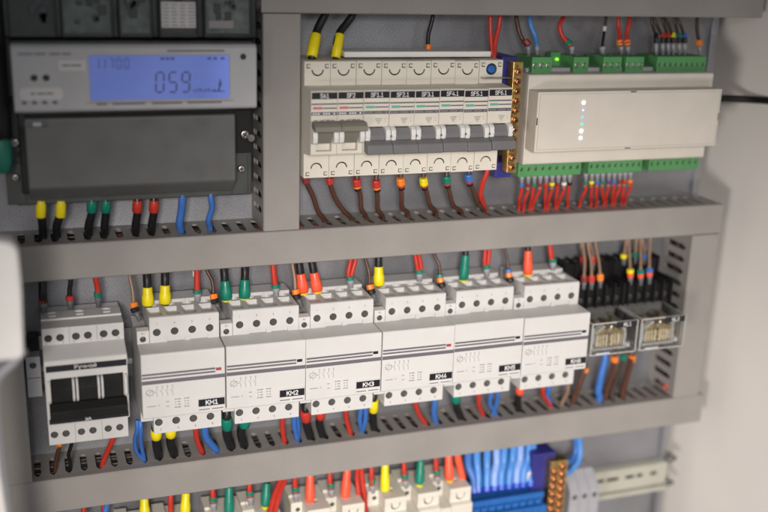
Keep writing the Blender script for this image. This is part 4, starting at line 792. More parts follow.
('red wire with green ring above the three-pole breaker', 'wires above row two', 'red', 1.9, [(103.0,-28.0,9.3),(103.0,-28.0,-0.7),(103.4,-28.0,-6.9),(103.7,-28.0,-13.8)], [('ring','teal',2.4,(103.5,-28.0,-10.3),(103.6,-28.0,-13.8)),('ferrule','greyd',2.0,(103.6,-28.0,-13.8),(103.6,-28.0,-20.7))]),
('left black wire with yellow sleeve entering the KM1 contactor from above', 'wires above the contactors', 'black', 2.75, [(135.6,-27.0,6.9),(135.6,-27.0,-2.1),(135.5,-28.0,-8.7),(135.3,-29.0,-22.8)], [('sleeve2','yellow',4.05,(135.5,-28.0,-9.5),(135.3,-29.0,-22.2))]),
('right black wire with yellow sleeve entering the KM1 contactor from above', 'wires above the contactors', 'black', 2.75, [(147.4,-27.0,7.3),(147.4,-27.0,-1.7),(147.1,-28.0,-8.2),(146.5,-29.0,-22.4)], [('sleeve2','yellow',4.05,(147.1,-28.0,-9.0),(146.5,-29.0,-21.8))]),
('left black wire with green sleeve entering the KM2 contactor from above', 'wires above the contactors', 'black', 2.75, [(186.9,-27.0,7.9),(186.9,-27.0,-1.1),(187.1,-28.0,-8.0),(187.9,-29.0,-23.1)], [('sleeve2','teal',4.05,(187.2,-28.0,-8.9),(187.9,-29.0,-22.5)),('ring','yellow',3.3,(187.9,-29.0,-22.2),(187.9,-29.0,-23.6))]),
('right black wire with green sleeve entering the KM2 contactor from above', 'wires above the contactors', 'black', 2.75, [(201.3,-27.0,7.5),(201.3,-27.0,-1.5),(200.9,-28.0,-8.3),(200.3,-29.0,-23.1)], [('sleeve2','teal',4.05,(200.9,-28.0,-9.2),(200.3,-29.0,-22.4)),('ring','yellow',3.3,(200.3,-29.0,-22.2),(200.3,-29.0,-23.5))]),
('left black wire with red sleeve entering the KM3 contactor from above', 'wires above the contactors', 'black', 2.75, [(239.2,-27.0,9.1),(239.2,-27.0,0.1),(240.0,-28.0,-7.1),(242.1,-29.0,-22.6)], [('sleeve2','orangered',4.05,(240.1,-28.0,-8.0),(242.0,-29.0,-21.9)),('ring','yellow',3.3,(242.0,-29.0,-21.7),(242.1,-29.0,-23.0))]),
('right black wire with red sleeve entering the KM3 contactor from above', 'wires above the contactors', 'black', 2.75, [(248.5,-27.0,9.1),(248.5,-27.0,0.1),(249.5,-28.0,-6.9),(252.2,-29.0,-22.3)], [('sleeve2','orangered',4.05,(249.7,-28.0,-7.8),(252.1,-29.0,-21.6)),('ring','yellow',3.3,(252.1,-29.0,-21.4),(252.2,-29.0,-22.8))]),
('black wire with yellow sleeve entering the KM4 contactor from above', 'wires above the contactors', 'black', 2.75, [(297.5,-27.0,10.1),(297.5,-27.0,1.1),(297.5,-28.0,-6.2),(297.9,-29.0,-21.9)], [('sleeve2','yellow',4.05,(297.5,-28.0,-7.1),(297.9,-29.0,-21.2))]),
('black wire with green sleeve entering the KM5 contactor from above', 'wires above the contactors', 'black', 2.3, [(365.3,-27.0,10.0),(365.3,-27.0,1.0),(364.7,-28.0,-6.5),(363.8,-29.0,-22.6)], [('sleeve2','teal',3.6,(364.8,-28.0,-3.0),(363.9,-29.0,-21.9)),('ring','yellow',3.3,(363.8,-29.0,-21.7),(363.9,-29.0,-23.1))]),
('black wire with red sleeve entering the KM6 contactor from above', 'wires above the contactors', 'black', 2.3, [(415.9,-27.0,9.7),(415.9,-27.0,0.7),(416.0,-28.0,-6.6),(416.8,-29.0,-22.4)], [('sleeve2','orangered',3.6,(415.8,-28.0,-3.2),(416.7,-29.0,-21.7)),('ring','yellow',3.3,(416.7,-29.0,-21.5),(416.8,-29.0,-22.9))]),
('red wire with green ring entering the right top terminal of KM1', 'wires above the contactors', 'red', 2.1, [(168.8,-26.0,10.6),(168.8,-26.0,0.6),(168.6,-27.0,-11.1),(168.5,-27.0,-16.8)], [('ring','teal',3.0,(168.4,-27.0,-14.3),(168.6,-27.0,-16.9)),('ferrule','grey',2.6,(168.6,-27.0,-17.1),(168.3,-28.0,-22.5))]),
('red wire with green ring entering the right top terminal of KM2', 'wires above the contactors', 'red', 2.1, [(221.0,-26.0,11.1),(221.0,-26.0,1.1),(221.8,-27.0,-11.2),(222.8,-27.0,-17.2)], [('ring','teal',3.0,(222.6,-27.0,-14.7),(222.8,-27.0,-17.4)),('ferrule','grey',2.6,(222.9,-27.0,-17.6),(222.7,-28.0,-23.1))]),
('left wire of the red pair with green ring above KM3', 'wires above the contactors', 'red', 1.6, [(277.3,-26.0,10.0),(277.3,-26.0,-0.0),(275.2,-27.0,-10.3),(276.1,-27.0,-15.6)], [('ring','teal',3.0,(276.6,-27.0,-13.0),(276.9,-27.0,-15.8)),('ferrule','grey',2.6,(277.0,-27.0,-16.0),(276.8,-28.0,-21.7))]),
('right wire of the red pair with green ring above KM3', 'wires above the contactors', 'red', 1.6, [(281.0,-26.0,9.7),(281.0,-26.0,-0.3),(278.1,-27.0,-10.5),(277.7,-27.0,-15.7)], []),
('left wire of the red pair with green ring above KM4', 'wires above the contactors', 'red', 1.6, [(325.5,-26.0,11.9),(325.5,-26.0,1.9),(327.5,-27.0,-9.3),(328.5,-27.0,-14.7)], [('ring','teal',3.0,(329.0,-27.0,-12.1),(329.4,-27.0,-14.9)),('ferrule','grey',2.6,(329.5,-27.0,-15.2),(329.3,-28.0,-21.0))]),
('right wire of the red pair with green ring above KM4', 'wires above the contactors', 'red', 1.6, [(328.4,-26.0,11.7),(328.4,-26.0,1.7),(330.5,-27.0,-9.5),(330.2,-27.0,-14.9)], []),
('left wire of the red pair with green ring above KM5', 'wires above the contactors', 'red', 1.6, [(381.6,-26.0,11.9),(381.6,-26.0,1.9),(381.0,-27.0,-9.4),(382.1,-27.0,-14.9)], [('ring','teal',3.0,(382.6,-27.0,-12.2),(383.0,-27.0,-15.1)),('ferrule','grey',2.6,(383.1,-27.0,-15.4),(383.1,-28.0,-21.3))]),
('right wire of the red pair with green ring above KM5', 'wires above the contactors', 'red', 1.6, [(384.7,-26.0,11.7),(384.7,-26.0,1.7),(384.1,-27.0,-9.6),(383.9,-27.0,-15.0)], []),
('red wire with green ring entering the right top terminal of KM6', 'wires above the contactors', 'red', 2.1, [(435.0,-26.0,10.7),(435.0,-26.0,0.7),(436.6,-27.0,-10.0),(438.1,-27.0,-13.9)], [('ring','teal',3.0,(437.7,-27.0,-11.1),(438.2,-27.0,-14.0)),('ferrule','grey',2.6,(438.3,-27.0,-14.3),(438.3,-28.0,-20.4))]),
('thin brown wire with orange tag running to the A1 screw of KM1', 'wires above the contactors', 'tan', 1.2, [(124.5,-26.0,9.1),(124.5,-26.0,-0.9),(125.7,-29.0,-10.5),(125.7,-32.0,-18.5)], [('ring','orange',2.7,(125.7,-32.0,-18.2),(126.0,-33.0,-21.3)),('ring','black',2.9,(126.0,-33.0,-21.4),(126.9,-34.0,-24.2)),('ferrule','greyd',1.9,(126.9,-34.0,-24.2),(129.1,-36.0,-30.0))]),
('thin brown wire with orange tag running to the A1 screw of KM2', 'wires above the contactors', 'brown', 1.2, [(175.5,-26.0,8.7),(175.5,-26.0,-1.3),(178.5,-29.0,-8.7),(178.5,-32.0,-17.0)], [('ring','orange',2.7,(178.5,-32.0,-16.6),(178.8,-33.0,-19.9)),('ring','black',2.9,(178.8,-33.0,-20.0),(179.8,-34.0,-22.9)),('ferrule','greyd',1.9,(179.8,-34.0,-22.9),(182.1,-36.0,-28.8))]),
('thin brown wire with orange tag running to the A1 screw of KM3', 'wires above the contactors', 'tan', 1.2, [(234.8,-26.0,8.6),(234.8,-26.0,-1.4),(235.5,-29.0,-9.9),(235.5,-32.0,-18.5)], [('ring','orange',2.7,(235.5,-32.0,-18.1),(235.8,-33.0,-21.5)),('ring','black',2.9,(235.8,-33.0,-21.5),(236.8,-34.0,-24.5)),('ferrule','greyd',1.9,(236.8,-34.0,-24.5),(239.2,-36.0,-30.7))]),
('thin brown wire with orange tag running to the A1 screw of KM4', 'wires above the contactors', 'brown', 1.2, [(287.7,-26.0,10.7),(287.7,-26.0,0.7),(289.9,-29.0,-10.4),(289.9,-32.0,-19.2)], [('ring','orange',2.7,(289.9,-32.0,-18.8),(290.3,-33.0,-22.3)),('ring','black',2.9,(290.3,-33.0,-22.3),(291.4,-34.0,-25.4)),('ferrule','greyd',1.9,(291.4,-34.0,-25.4),(293.9,-36.0,-31.7))]),
('thin brown wire with green and orange tag running to the A1 screw of KM5', 'wires above the contactors', 'brown', 1.2, [(340.5,-26.0,9.3),(340.5,-26.0,-0.7),(343.7,-29.0,-9.1),(343.8,-32.0,-18.1)], [('ring','orange',2.7,(343.7,-32.0,-17.8),(344.1,-33.0,-21.3)),('ring','black',2.9,(344.1,-33.0,-21.4),(345.3,-34.0,-24.5)),('ferrule','greyd',1.9,(345.3,-34.0,-24.5),(348.0,-36.0,-31.0)),('ring','teal',2.7,(343.6,-31.5,-15.2),(343.7,-32.0,-17.7))]),
('thin brown wire with blue and orange tag running to the A1 screw of KM6', 'wires above the contactors', 'brown', 1.2, [(397.6,-26.0,8.5),(397.6,-26.0,-1.5),(398.6,-29.0,-9.3),(398.7,-32.0,-18.5)], [('ring','orange',2.7,(398.7,-32.0,-18.1),(399.1,-33.0,-21.7)),('ring','black',2.9,(399.1,-33.0,-21.8),(400.3,-34.0,-25.0)),('ferrule','greyd',1.9,(400.3,-34.0,-25.0),(403.2,-36.0,-31.7)),('ring','blue',2.7,(398.5,-31.5,-15.5),(398.7,-32.0,-18.0))]),
('white cable tag on the red wire above KM1', 'wires above the contactors', 'red', 1.6, [(167.8,-22.0,9.5),(167.8,-22.0,-0.5),(168.0,-22.0,-4.1)], [('ring','white',2.4,(166.3,-22.0,-4.2),(170.1,-22.0,-4.2))]),
('orange and brown wire under the left pole of the three-pole breaker', 'wires under row two', 'brown', 1.5, [(73.2,-35.0,-105.7),(73.2,-36.0,-112.7),(72.0,-33.0,-119.2),(69.8,-26.0,-132.3),(69.8,-26.0,-144.3)], [('ring','orange',1.7,(73.9,-37.0,-110.9),(72.9,-35.0,-115.4))]),
('thin black wire under the left pole of the three-pole breaker', 'wires under row two', 'black', 1.3, [(80.8,-35.0,-106.1),(80.8,-36.0,-113.1),(78.9,-30.0,-124.0),(79.5,-26.0,-134.5),(79.5,-26.0,-146.5)], []),
('red wire under the right pole of the three-pole breaker', 'wires under row two', 'red', 1.8, [(107.9,-37.0,-105.9),(107.9,-38.0,-112.9),(103.9,-32.0,-124.3),(100.1,-26.0,-138.3),(100.1,-26.0,-150.3)], []),
('left one of the two thin blue wires under A2 of KM1', 'wires under row two', 'blue', 1.5, [(123.9,-41.0,-98.7),(123.9,-42.0,-105.7),(122.2,-36.0,-115.8),(123.9,-31.0,-127.7),(128.4,-27.0,-137.3),(128.4,-27.0,-149.3)], []),
('right one of the two thin blue wires under A2 of KM1', 'wires under row two', 'blue', 1.6, [(126.2,-41.0,-99.0),(126.2,-42.0,-106.0),(126.4,-36.0,-118.7),(129.2,-26.0,-137.9),(129.2,-26.0,-149.9)], []),
('left black wire with yellow end under KM1', 'wires under row two', 'black', 3.1, [(136.5,-37.0,-103.8),(136.5,-38.0,-110.8),(137.0,-34.0,-121.9),(139.2,-26.0,-137.9),(139.2,-26.0,-149.9)], [('sleeve','yellow',3.9,(136.5,-39.0,-108.8),(136.8,-36.0,-116.0))]),
('right black wire with yellow end under KM1', 'wires under row two', 'black', 3.1, [(146.6,-37.0,-103.6),(146.6,-38.0,-110.6),(146.5,-34.0,-121.7),(149.9,-26.0,-137.9),(149.9,-26.0,-149.9)], [('sleeve','yellow',3.9,(146.6,-39.0,-108.6),(146.6,-36.0,-115.8))]),
('red wire under the third terminal of KM1', 'wires under row two', 'red', 1.9, [(163.0,-39.0,-101.8),(163.0,-40.0,-108.8),(165.0,-33.0,-123.2),(169.0,-26.0,-137.4),(169.0,-26.0,-149.4)], []),
('thick blue wire under the right terminal of KM1', 'wires under row two', 'blue', 2.6, [(169.0,-39.0,-101.1),(169.0,-40.0,-108.1),(171.8,-34.0,-122.1),(179.3,-26.0,-137.3),(179.3,-26.0,-149.3)], []),
('left black wire with green end under KM2', 'wires under row two', 'black', 3.3, [(185.0,-39.0,-99.4),(185.0,-40.0,-106.4),(185.9,-34.0,-121.0),(190.5,-26.0,-137.3),(190.5,-26.0,-149.3)], [('sleeve','teal',4.0,(184.5,-41.0,-105.1),(185.7,-37.0,-114.8))]),
('right black wire with green end under KM2', 'wires under row two', 'black', 3.2, [(197.6,-39.0,-100.3),(197.6,-40.0,-107.3),(195.9,-34.0,-120.7),(199.9,-26.0,-137.1),(199.9,-26.0,-149.1)], [('sleeve','teal',4.0,(197.8,-41.0,-106.1),(197.3,-38.0,-114.3))]),
('red wire under the third terminal of KM2', 'wires under row two', 'red', 1.9, [(224.2,-39.0,-100.6),(224.2,-40.0,-107.6),(226.6,-33.0,-123.8),(229.9,-26.0,-138.9),(229.9,-26.0,-150.9)], []),
('front one of the two blue wires under the right terminal of KM2', 'wires under row two', 'blue', 2.0, [(233.3,-39.0,-100.2),(233.3,-40.0,-107.2),(234.2,-35.0,-119.9),(239.6,-26.0,-138.6),(239.6,-26.0,-150.6)], []),
('rear one of the two blue wires under the right terminal of KM2', 'wires under row two', 'blue', 1.8, [(235.2,-37.0,-101.4),(235.2,-38.0,-108.4),(237.7,-33.0,-121.3),(240.5,-24.0,-138.9),(240.5,-24.0,-150.9)], []),
('left black wire with red end under KM3', 'wires under row two', 'black', 3.1, [(241.7,-39.0,-101.3),(241.7,-40.0,-108.3),(244.2,-34.0,-122.5),(249.5,-26.0,-138.4),(249.5,-26.0,-150.4)], [('sleeve','red',3.8,(240.7,-41.0,-106.9),(242.9,-37.0,-116.1))]),
('right black wire with red end under KM3', 'wires under row two', 'black', 2.9, [(252.5,-39.0,-102.7),(252.5,-40.0,-109.7),(253.6,-34.0,-122.1),(258.7,-26.0,-138.0),(258.7,-26.0,-150.0)], [('sleeve','red',3.6,(252.2,-41.0,-108.4),(252.9,-38.0,-115.0))]),
('red wire under the third terminal of KM3', 'wires under row two', 'red', 1.9, [(272.0,-39.0,-102.0),(272.0,-40.0,-109.0),(274.5,-34.0,-121.7),(280.4,-26.0,-138.5),(280.4,-26.0,-150.5)], []),
('left one of the looped blue wires under KM3', 'wires under row two', 'blue', 1.8, [(282.6,-40.0,-101.3),(282.6,-41.0,-108.3),(283.8,-35.0,-122.4),(288.6,-26.0,-137.2),(288.6,-26.0,-149.2)], []),
('right one of the looped blue wires under KM3', 'wires under row two', 'blue', 1.9, [(286.4,-39.0,-102.2),(286.4,-40.0,-109.2),(288.4,-34.0,-123.5),(289.3,-25.0,-137.7),(289.3,-25.0,-149.7)], []),
('black wire with yellow end under the left side of KM4', 'wires under row two', 'black', 2.8, [(292.5,-39.0,-99.8),(292.5,-40.0,-106.8),(294.6,-34.0,-121.0),(298.5,-26.0,-136.8),(298.5,-26.0,-148.8)], [('sleeve','yellow',3.5,(292.5,-41.0,-104.7),(293.8,-37.0,-115.5))]),
('red wire under the third terminal of KM4', 'wires under row two', 'red', 1.9, [(325.4,-39.0,-103.0),(325.4,-40.0,-110.0),(330.3,-34.0,-123.2),(340.2,-26.0,-138.2),(340.2,-26.0,-150.2)], []),
('thick blue wire under the right terminal of KM4', 'wires under row two', 'blue', 2.4, [(341.5,-39.0,-104.2),(341.5,-40.0,-111.2),(343.3,-34.0,-124.0),(348.8,-26.0,-137.7),(348.8,-26.0,-149.7)], []),
('black wire with green end under KM5', 'wires under row two', 'black', 2.9, [(358.0,-39.0,-102.9),(358.0,-40.0,-109.9),(362.1,-34.0,-123.1),(369.6,-26.0,-137.0),(369.6,-26.0,-149.0)], [('sleeve','teal',3.6,(357.0,-41.0,-107.3),(359.3,-38.0,-115.5))]),
('red wire under the third terminal of KM5', 'wires under row two', 'red', 1.8, [(377.4,-39.0,-103.6),(377.4,-40.0,-110.6),(380.8,-34.0,-122.9),(388.7,-26.0,-136.9),(388.7,-26.0,-148.9)], []),
('left one of the crossing blue wires under KM5', 'wires under row two', 'blue', 1.8, [(386.9,-39.0,-104.0),(386.9,-40.0,-111.0),(389.3,-34.0,-123.1),(399.0,-26.0,-136.5),(399.0,-26.0,-148.5)], []),
('right one of the crossing blue wires under KM5', 'wires under row two', 'blue', 1.8, [(392.7,-39.0,-103.0),(392.7,-40.0,-110.0),(396.0,-34.0,-122.3),(396.8,-26.0,-135.4),(396.8,-26.0,-147.4)], []),
('black wire with red end under KM6', 'wires under row two', 'black', 2.6, [(411.2,-39.0,-103.5),(411.2,-40.0,-110.5),(413.5,-34.0,-121.9),(418.9,-26.0,-135.6),(418.9,-26.0,-147.6)], [('sleeve','orangered',3.3,(410.7,-41.0,-108.4),(412.5,-38.0,-114.9))]),
('red wire under the right half of KM6', 'wires under row two', 'red', 1.9, [(431.2,-39.0,-104.2),(431.2,-40.0,-111.2),(435.7,-34.0,-122.0),(446.3,-26.0,-134.7),(446.3,-26.0,-146.7)], []),
('short blue wire behind the red wire under KM6', 'wires under row two', 'blue', 2.0, [(438.7,-35.0,-106.0),(438.7,-36.0,-113.0),(440.3,-32.0,-122.6),(447.1,-26.0,-133.9),(447.1,-26.0,-145.9)], []),
('thin brown wire under the right terminal of KM6', 'wires under row two', 'tan', 1.7, [(455.5,-35.0,-106.3),(455.5,-36.0,-113.3),(457.7,-32.0,-123.0),(457.6,-26.0,-135.2),(457.6,-26.0,-147.2)], []),
('thick brown wire with orange tag at the right side of KM6', 'wires under row two', 'brown', 2.4, [(472.4,-29.0,-98.7),(472.4,-30.0,-105.7),(469.8,-29.0,-119.7),(467.9,-26.0,-133.9),(467.9,-26.0,-145.9)], [('ring','orange',2.8,(474.0,-30.0,-103.8),(472.9,-30.0,-107.5))]),
('thick light blue wire under the left relay', 'wires under row two', 'blue', 2.9, [(492.1,-27.0,-93.1),(492.1,-28.0,-100.1),(489.8,-28.0,-112.8),(489.1,-27.0,-127.2),(491.2,-26.0,-132.3),(491.2,-26.0,-144.3)], []),
('brown wire with orange tag under the left relay', 'wires under row two', 'brown', 2.2, [(497.2,-33.0,-89.5),(497.2,-34.0,-96.5),(498.3,-30.0,-113.0),(497.4,-26.0,-129.5),(497.4,-26.0,-141.5)], [('ring','orange',3.0,(496.6,-34.0,-94.7),(497.9,-33.0,-100.0))]),
('dark wire with green tag under the left relay', 'wires under row two', 'darkbrown', 2.0, [(506.9,-31.0,-91.3),(506.9,-32.0,-98.3),(505.7,-30.0,-109.4),(503.6,-26.0,-126.7),(503.6,-26.0,-138.7)], [('ring','teal',2.6,(505.5,-33.0,-95.2),(506.6,-32.0,-99.2))]),
('reddish brown wire with orange tag under the right corner of the left relay', 'wires under row two', 'brown', 2.6, [(512.5,-33.0,-90.3),(512.5,-34.0,-97.3),(513.5,-30.0,-112.1),(514.1,-26.0,-128.9),(514.1,-26.0,-140.9)], [('ring','orange',3.0,(512.1,-35.0,-95.1),(513.8,-33.0,-101.3))]),
('rear left tan wire with red tag above the left relay socket', 'wires above the relay sockets', 'tan', 1.2, [(462.9,-24.0,8.3),(462.9,-24.0,-1.7),(466.2,-23.0,-9.6),(467.4,-22.0,-14.2)], [('ring','red',2.7,(467.1,-22.0,-13.4),(467.8,-22.0,-18.3)),('ferrule','greyd',2.1,(467.8,-22.0,-18.3),(467.4,-23.0,-24.5))]),
('rear right tan wire with red tag above the left relay socket', 'wires above the relay sockets', 'tan', 1.2, [(470.8,-24.0,7.8),(470.8,-24.0,-2.2),(474.4,-23.0,-10.2),(475.9,-22.0,-14.8)], [('ring','red',2.7,(475.6,-22.0,-14.0),(476.3,-22.0,-18.9)),('ferrule','greyd',2.1,(476.3,-22.0,-18.9),(476.0,-23.0,-25.1))]),
('front left tan wire with dark red tag above the left relay socket', 'wires above the relay sockets', 'tan', 1.2, [(464.8,-24.0,7.4),(464.8,-24.0,-2.6),(462.7,-32.0,-14.7),(458.5,-40.0,-23.3)], [('ring','darkred',2.7,(458.2,-40.0,-22.5),(458.9,-40.0,-27.4)),('ferrule','greyd',2.1,(458.9,-40.0,-27.4),(458.5,-41.0,-33.4))]),
('front middle tan wire with red tag above the left relay socket', 'wires above the relay sockets', 'tan', 1.2, [(469.2,-24.0,7.1),(469.2,-24.0,-2.9),(468.3,-32.0,-15.1),(465.2,-40.0,-23.9)], [('ring','red',2.7,(464.9,-40.0,-23.0),(465.6,-40.0,-27.9)),('ferrule','greyd',2.1,(465.6,-40.0,-27.9),(465.2,-41.0,-34.0))]),
('front right tan wire with orange tag above the left relay socket', 'wires above the relay sockets', 'tan', 1.2, [(476.1,-24.0,7.4),(476.1,-24.0,-2.6),(475.5,-32.0,-14.6),(472.6,-40.0,-23.2)], [('ring','orange',2.7,(472.3,-40.0,-22.4),(473.1,-40.0,-27.3)),('ferrule','greyd',2.1,(473.1,-40.0,-27.3),(472.7,-41.0,-33.4))]),
('rear left tan wire with yellow tag above the right relay socket', 'wires above the relay sockets', 'tan', 1.3, [(502.9,-24.0,6.5),(502.9,-24.0,-3.5),(503.5,-23.0,-10.8),(503.7,-22.0,-14.7)], [('ring','yellow',2.8,(503.6,-22.0,-13.9),(503.9,-22.0,-17.2)),('ferrule','greyd',2.1,(503.9,-22.0,-17.2),(503.9,-23.0,-22.7))]),
('rear middle tan wire with green tag above the right relay socket', 'wires above the relay sockets', 'tan', 1.3, [(511.9,-24.0,6.7),(511.9,-24.0,-3.3),(513.0,-23.0,-10.4),(513.6,-22.0,-14.2)], [('ring','teal',2.8,(513.5,-22.0,-13.4),(513.9,-22.0,-16.7)),('ferrule','greyd',2.1,(513.9,-22.0,-16.7),(513.9,-23.0,-22.2))]),
('rear right tan wire with blue tag above the right relay socket', 'wires above the relay sockets', 'tan', 1.3, [(517.3,-24.0,7.2),(517.3,-24.0,-2.8),(520.2,-23.0,-10.9),(522.7,-22.0,-15.7)], [('ring','blue',2.8,(522.6,-22.0,-14.8),(523.0,-22.0,-18.2)),('ferrule','greyd',2.1,(523.0,-22.0,-18.2),(523.0,-23.0,-23.7))]),
('front left tan wire with yellow tag above the right relay socket', 'wires above the relay sockets', 'tan', 1.3, [(505.7,-24.0,6.3),(505.7,-24.0,-3.7),(502.4,-32.0,-14.1),(498.8,-40.0,-21.2)], [('ring','yellow',2.8,(498.7,-40.0,-20.4),(499.1,-40.0,-23.6)),('ring','orangered',2.5,(499.1,-40.0,-23.6),(499.6,-40.0,-26.9)),('ferrule','greyd',2.1,(499.6,-40.0,-26.9),(499.6,-41.0,-33.1))]),
('front middle tan wire with green tag above the right relay socket', 'wires above the relay sockets', 'tan', 1.3, [(516.5,-24.0,6.4),(516.5,-24.0,-3.6),(512.5,-32.0,-14.7),(508.1,-40.0,-22.3)], [('ring','teal',2.8,(508.0,-40.0,-21.5),(508.4,-40.0,-24.7)),('ring','orangered',2.5,(508.4,-40.0,-24.7),(508.9,-40.0,-28.0)),('ferrule','greyd',2.1,(508.9,-40.0,-28.0),(508.9,-41.0,-34.3))]),
('front right tan wire with blue tag above the right relay socket', 'wires above the relay sockets', 'tan', 1.3, [(524.7,-24.0,6.7),(524.7,-24.0,-3.3),(520.5,-32.0,-14.2),(516.0,-40.0,-21.7)], [('ring','blue',2.8,(515.9,-40.0,-20.8),(516.3,-40.0,-24.1)),('ring','orangered',2.5,(516.3,-40.0,-24.1),(516.8,-40.0,-27.4)),('ferrule','greyd',2.1,(516.8,-40.0,-27.4),(516.8,-41.0,-33.7))]),
('short stub with bright red end lying in the right end slot of the lower duct', 'Z', 'brown', 2.0, [(555.4,-16.0,-130.8),(558.1,-20.0,-133.9),(558.1,-27.0,-133.2)], [('ring','orangered',2.8,(556.3,-23.0,-132.4),(557.3,-28.0,-132.2))]),
('yellow sleeve wire of the bottom row, first counted from the left', 'wires of the bottom row', 'black', 2.4, [(127.7,-27.0,-154.7),(127.7,-27.0,-164.7),(127.5,-29.0,-171.9),(127.3,-32.0,-180.9)], [('sleeve2','yellow',3.7,(127.8,-27.0,-165.5),(127.3,-32.0,-180.9)),('ring','yellow',2.8,(127.3,-32.0,-180.9),(127.2,-32.0,-182.5))]),
('yellow sleeve wire of the bottom row, second counted from the left', 'wires of the bottom row', 'black', 2.4, [(157.1,-27.0,-156.2),(157.1,-27.0,-166.2),(156.4,-29.0,-173.4),(155.2,-32.0,-182.4)], [('sleeve2','yellow',3.7,(157.0,-27.0,-167.0),(155.2,-32.0,-182.4)),('ring','yellow',2.8,(155.2,-32.0,-182.4),(155.2,-32.0,-184.0))]),
('green sleeve wire of the bottom row, third counted from the left', 'wires of the bottom row', 'black', 2.4, [(188.1,-27.0,-156.2),(188.1,-27.0,-166.2),(187.6,-29.0,-175.2),(186.9,-32.0,-186.1)], [('sleeve2','teal',3.7,(188.1,-27.0,-167.0),(186.9,-32.0,-186.1)),('ring','yellow',2.8,(186.9,-32.0,-186.1),(186.8,-32.0,-187.7))]),
('green sleeve wire of the bottom row, fourth counted from the left', 'wires of the bottom row', 'black', 2.4, [(216.1,-27.0,-157.3),(216.1,-27.0,-167.3),(215.2,-29.0,-174.8),(213.8,-32.0,-184.0)], [('sleeve2','teal',3.7,(215.9,-27.0,-168.1),(213.8,-32.0,-184.0)),('ring','yellow',2.8,(213.8,-32.0,-184.0),(213.8,-32.0,-185.7))]),
('red sleeve wire of the bottom row, fifth counted from the left', 'wires of the bottom row', 'black', 2.4, [(248.7,-27.0,-154.9),(248.7,-27.0,-164.9),(248.3,-29.0,-174.6),(247.6,-32.0,-186.2)], [('sleeve2','orangered',3.7,(248.8,-27.0,-165.7),(247.6,-32.0,-186.2)),('ring','yellow',2.8,(247.6,-32.0,-186.2),(247.6,-32.0,-187.9))]),
('red sleeve wire of the bottom row, sixth counted from the left', 'wires of the bottom row', 'black', 2.4, [(278.3,-27.0,-154.3),(278.3,-27.0,-164.3),(277.0,-29.0,-175.1),(274.9,-32.0,-187.7)], [('sleeve2','orangered',3.7,(277.8,-27.0,-165.1),(274.9,-32.0,-187.7)),('ring','yellow',2.8,(274.9,-32.0,-187.7),(274.9,-32.0,-189.4))]),
('yellow sleeve wire of the bottom row, seventh counted from the left', 'wires of the bottom row', 'black', 2.4, [(307.8,-27.0,-155.3),(307.8,-27.0,-165.3),(307.5,-29.0,-174.9),(306.8,-32.0,-186.4)], [('sleeve2','yellow',3.7,(307.9,-27.0,-166.2),(306.8,-32.0,-186.4)),('ring','yellow',2.8,(306.8,-32.0,-186.4),(306.8,-32.0,-188.1))]),
('green sleeve wire of the bottom row, eighth counted from the left', 'wires of the bottom row', 'black', 2.4, [(337.3,-27.0,-156.2),(337.3,-27.0,-166.2),(336.4,-29.0,-174.5),(335.0,-32.0,-184.8)], [('sleeve2','teal',3.7,(337.1,-27.0,-167.1),(335.0,-32.0,-184.8)),('ring','yellow',2.8,(335.0,-32.0,-184.8),(335.0,-32.0,-186.5))]),
('red sleeve wire of the bottom row, ninth counted from the left', 'wires of the bottom row', 'black', 2.4, [(359.8,-27.0,-154.3),(359.8,-27.0,-164.3),(359.9,-29.0,-173.7),(360.1,-32.0,-185.2)], [('sleeve2','orangered',3.7,(360.1,-27.0,-165.2),(360.1,-32.0,-185.2)),('ring','yellow',2.8,(360.1,-32.0,-185.2),(360.2,-32.0,-187.0))]),
('first red wire of the bottom row, between its sleeves', 'wires of the bottom row', 'red', 2.0, [(100.8,-26.0,-148.6),(100.8,-26.0,-158.6),(99.9,-28.0,-167.5),(98.8,-29.0,-196.1)], []),
('second red wire of the bottom row, between its sleeves', 'wires of the bottom row', 'red', 2.0, [(146.8,-26.0,-152.7),(146.8,-26.0,-162.7),(145.9,-28.0,-171.9),(145.2,-29.0,-201.2)], []),
('third red wire with green ring of the bottom row, between its sleeves', 'wires of the bottom row', 'red', 2.0, [(176.0,-26.0,-150.9),(176.0,-26.0,-160.9),(175.9,-28.0,-170.2),(175.8,-29.0,-181.1)], [('ring','teal',3.0,(176.2,-28.0,-172.7),(176.1,-28.0,-176.0)),('ferrule','grey',2.6,(175.9,-29.0,-177.0),(176.4,-30.0,-183.0))]),
('fourth red wire with green ring of the bottom row, between its sleeves', 'wires of the bottom row', 'red', 2.0, [(203.0,-26.0,-150.1),(203.0,-26.0,-160.1),(202.9,-28.0,-169.6),(203.0,-29.0,-180.6)], [('ring','teal',3.0,(203.3,-28.0,-172.2),(203.2,-28.0,-175.4)),('ferrule','grey',2.6,(203.0,-29.0,-176.5),(203.5,-30.0,-182.6))]),
('fifth red wire with green ring of the bottom row, between its sleeves', 'wires of the bottom row', 'red', 2.0, [(237.1,-26.0,-152.0),(237.1,-26.0,-162.0),(237.1,-28.0,-171.7),(237.2,-29.0,-182.9)], [('ring','teal',3.0,(237.4,-28.0,-174.3),(237.5,-28.0,-177.6)),('ferrule','grey',2.6,(237.2,-29.0,-178.7),(237.8,-30.0,-184.9))]),
('sixth red wire with green ring of the bottom row, between its sleeves', 'wires of the bottom row', 'red', 2.0, [(264.5,-26.0,-152.8),(264.5,-26.0,-162.8),(264.4,-28.0,-172.6),(264.7,-29.0,-183.9)], [('ring','teal',3.0,(264.9,-28.0,-175.2),(264.9,-28.0,-178.6)),('ferrule','grey',2.6,(264.6,-29.0,-179.7),(265.2,-30.0,-186.0))]),
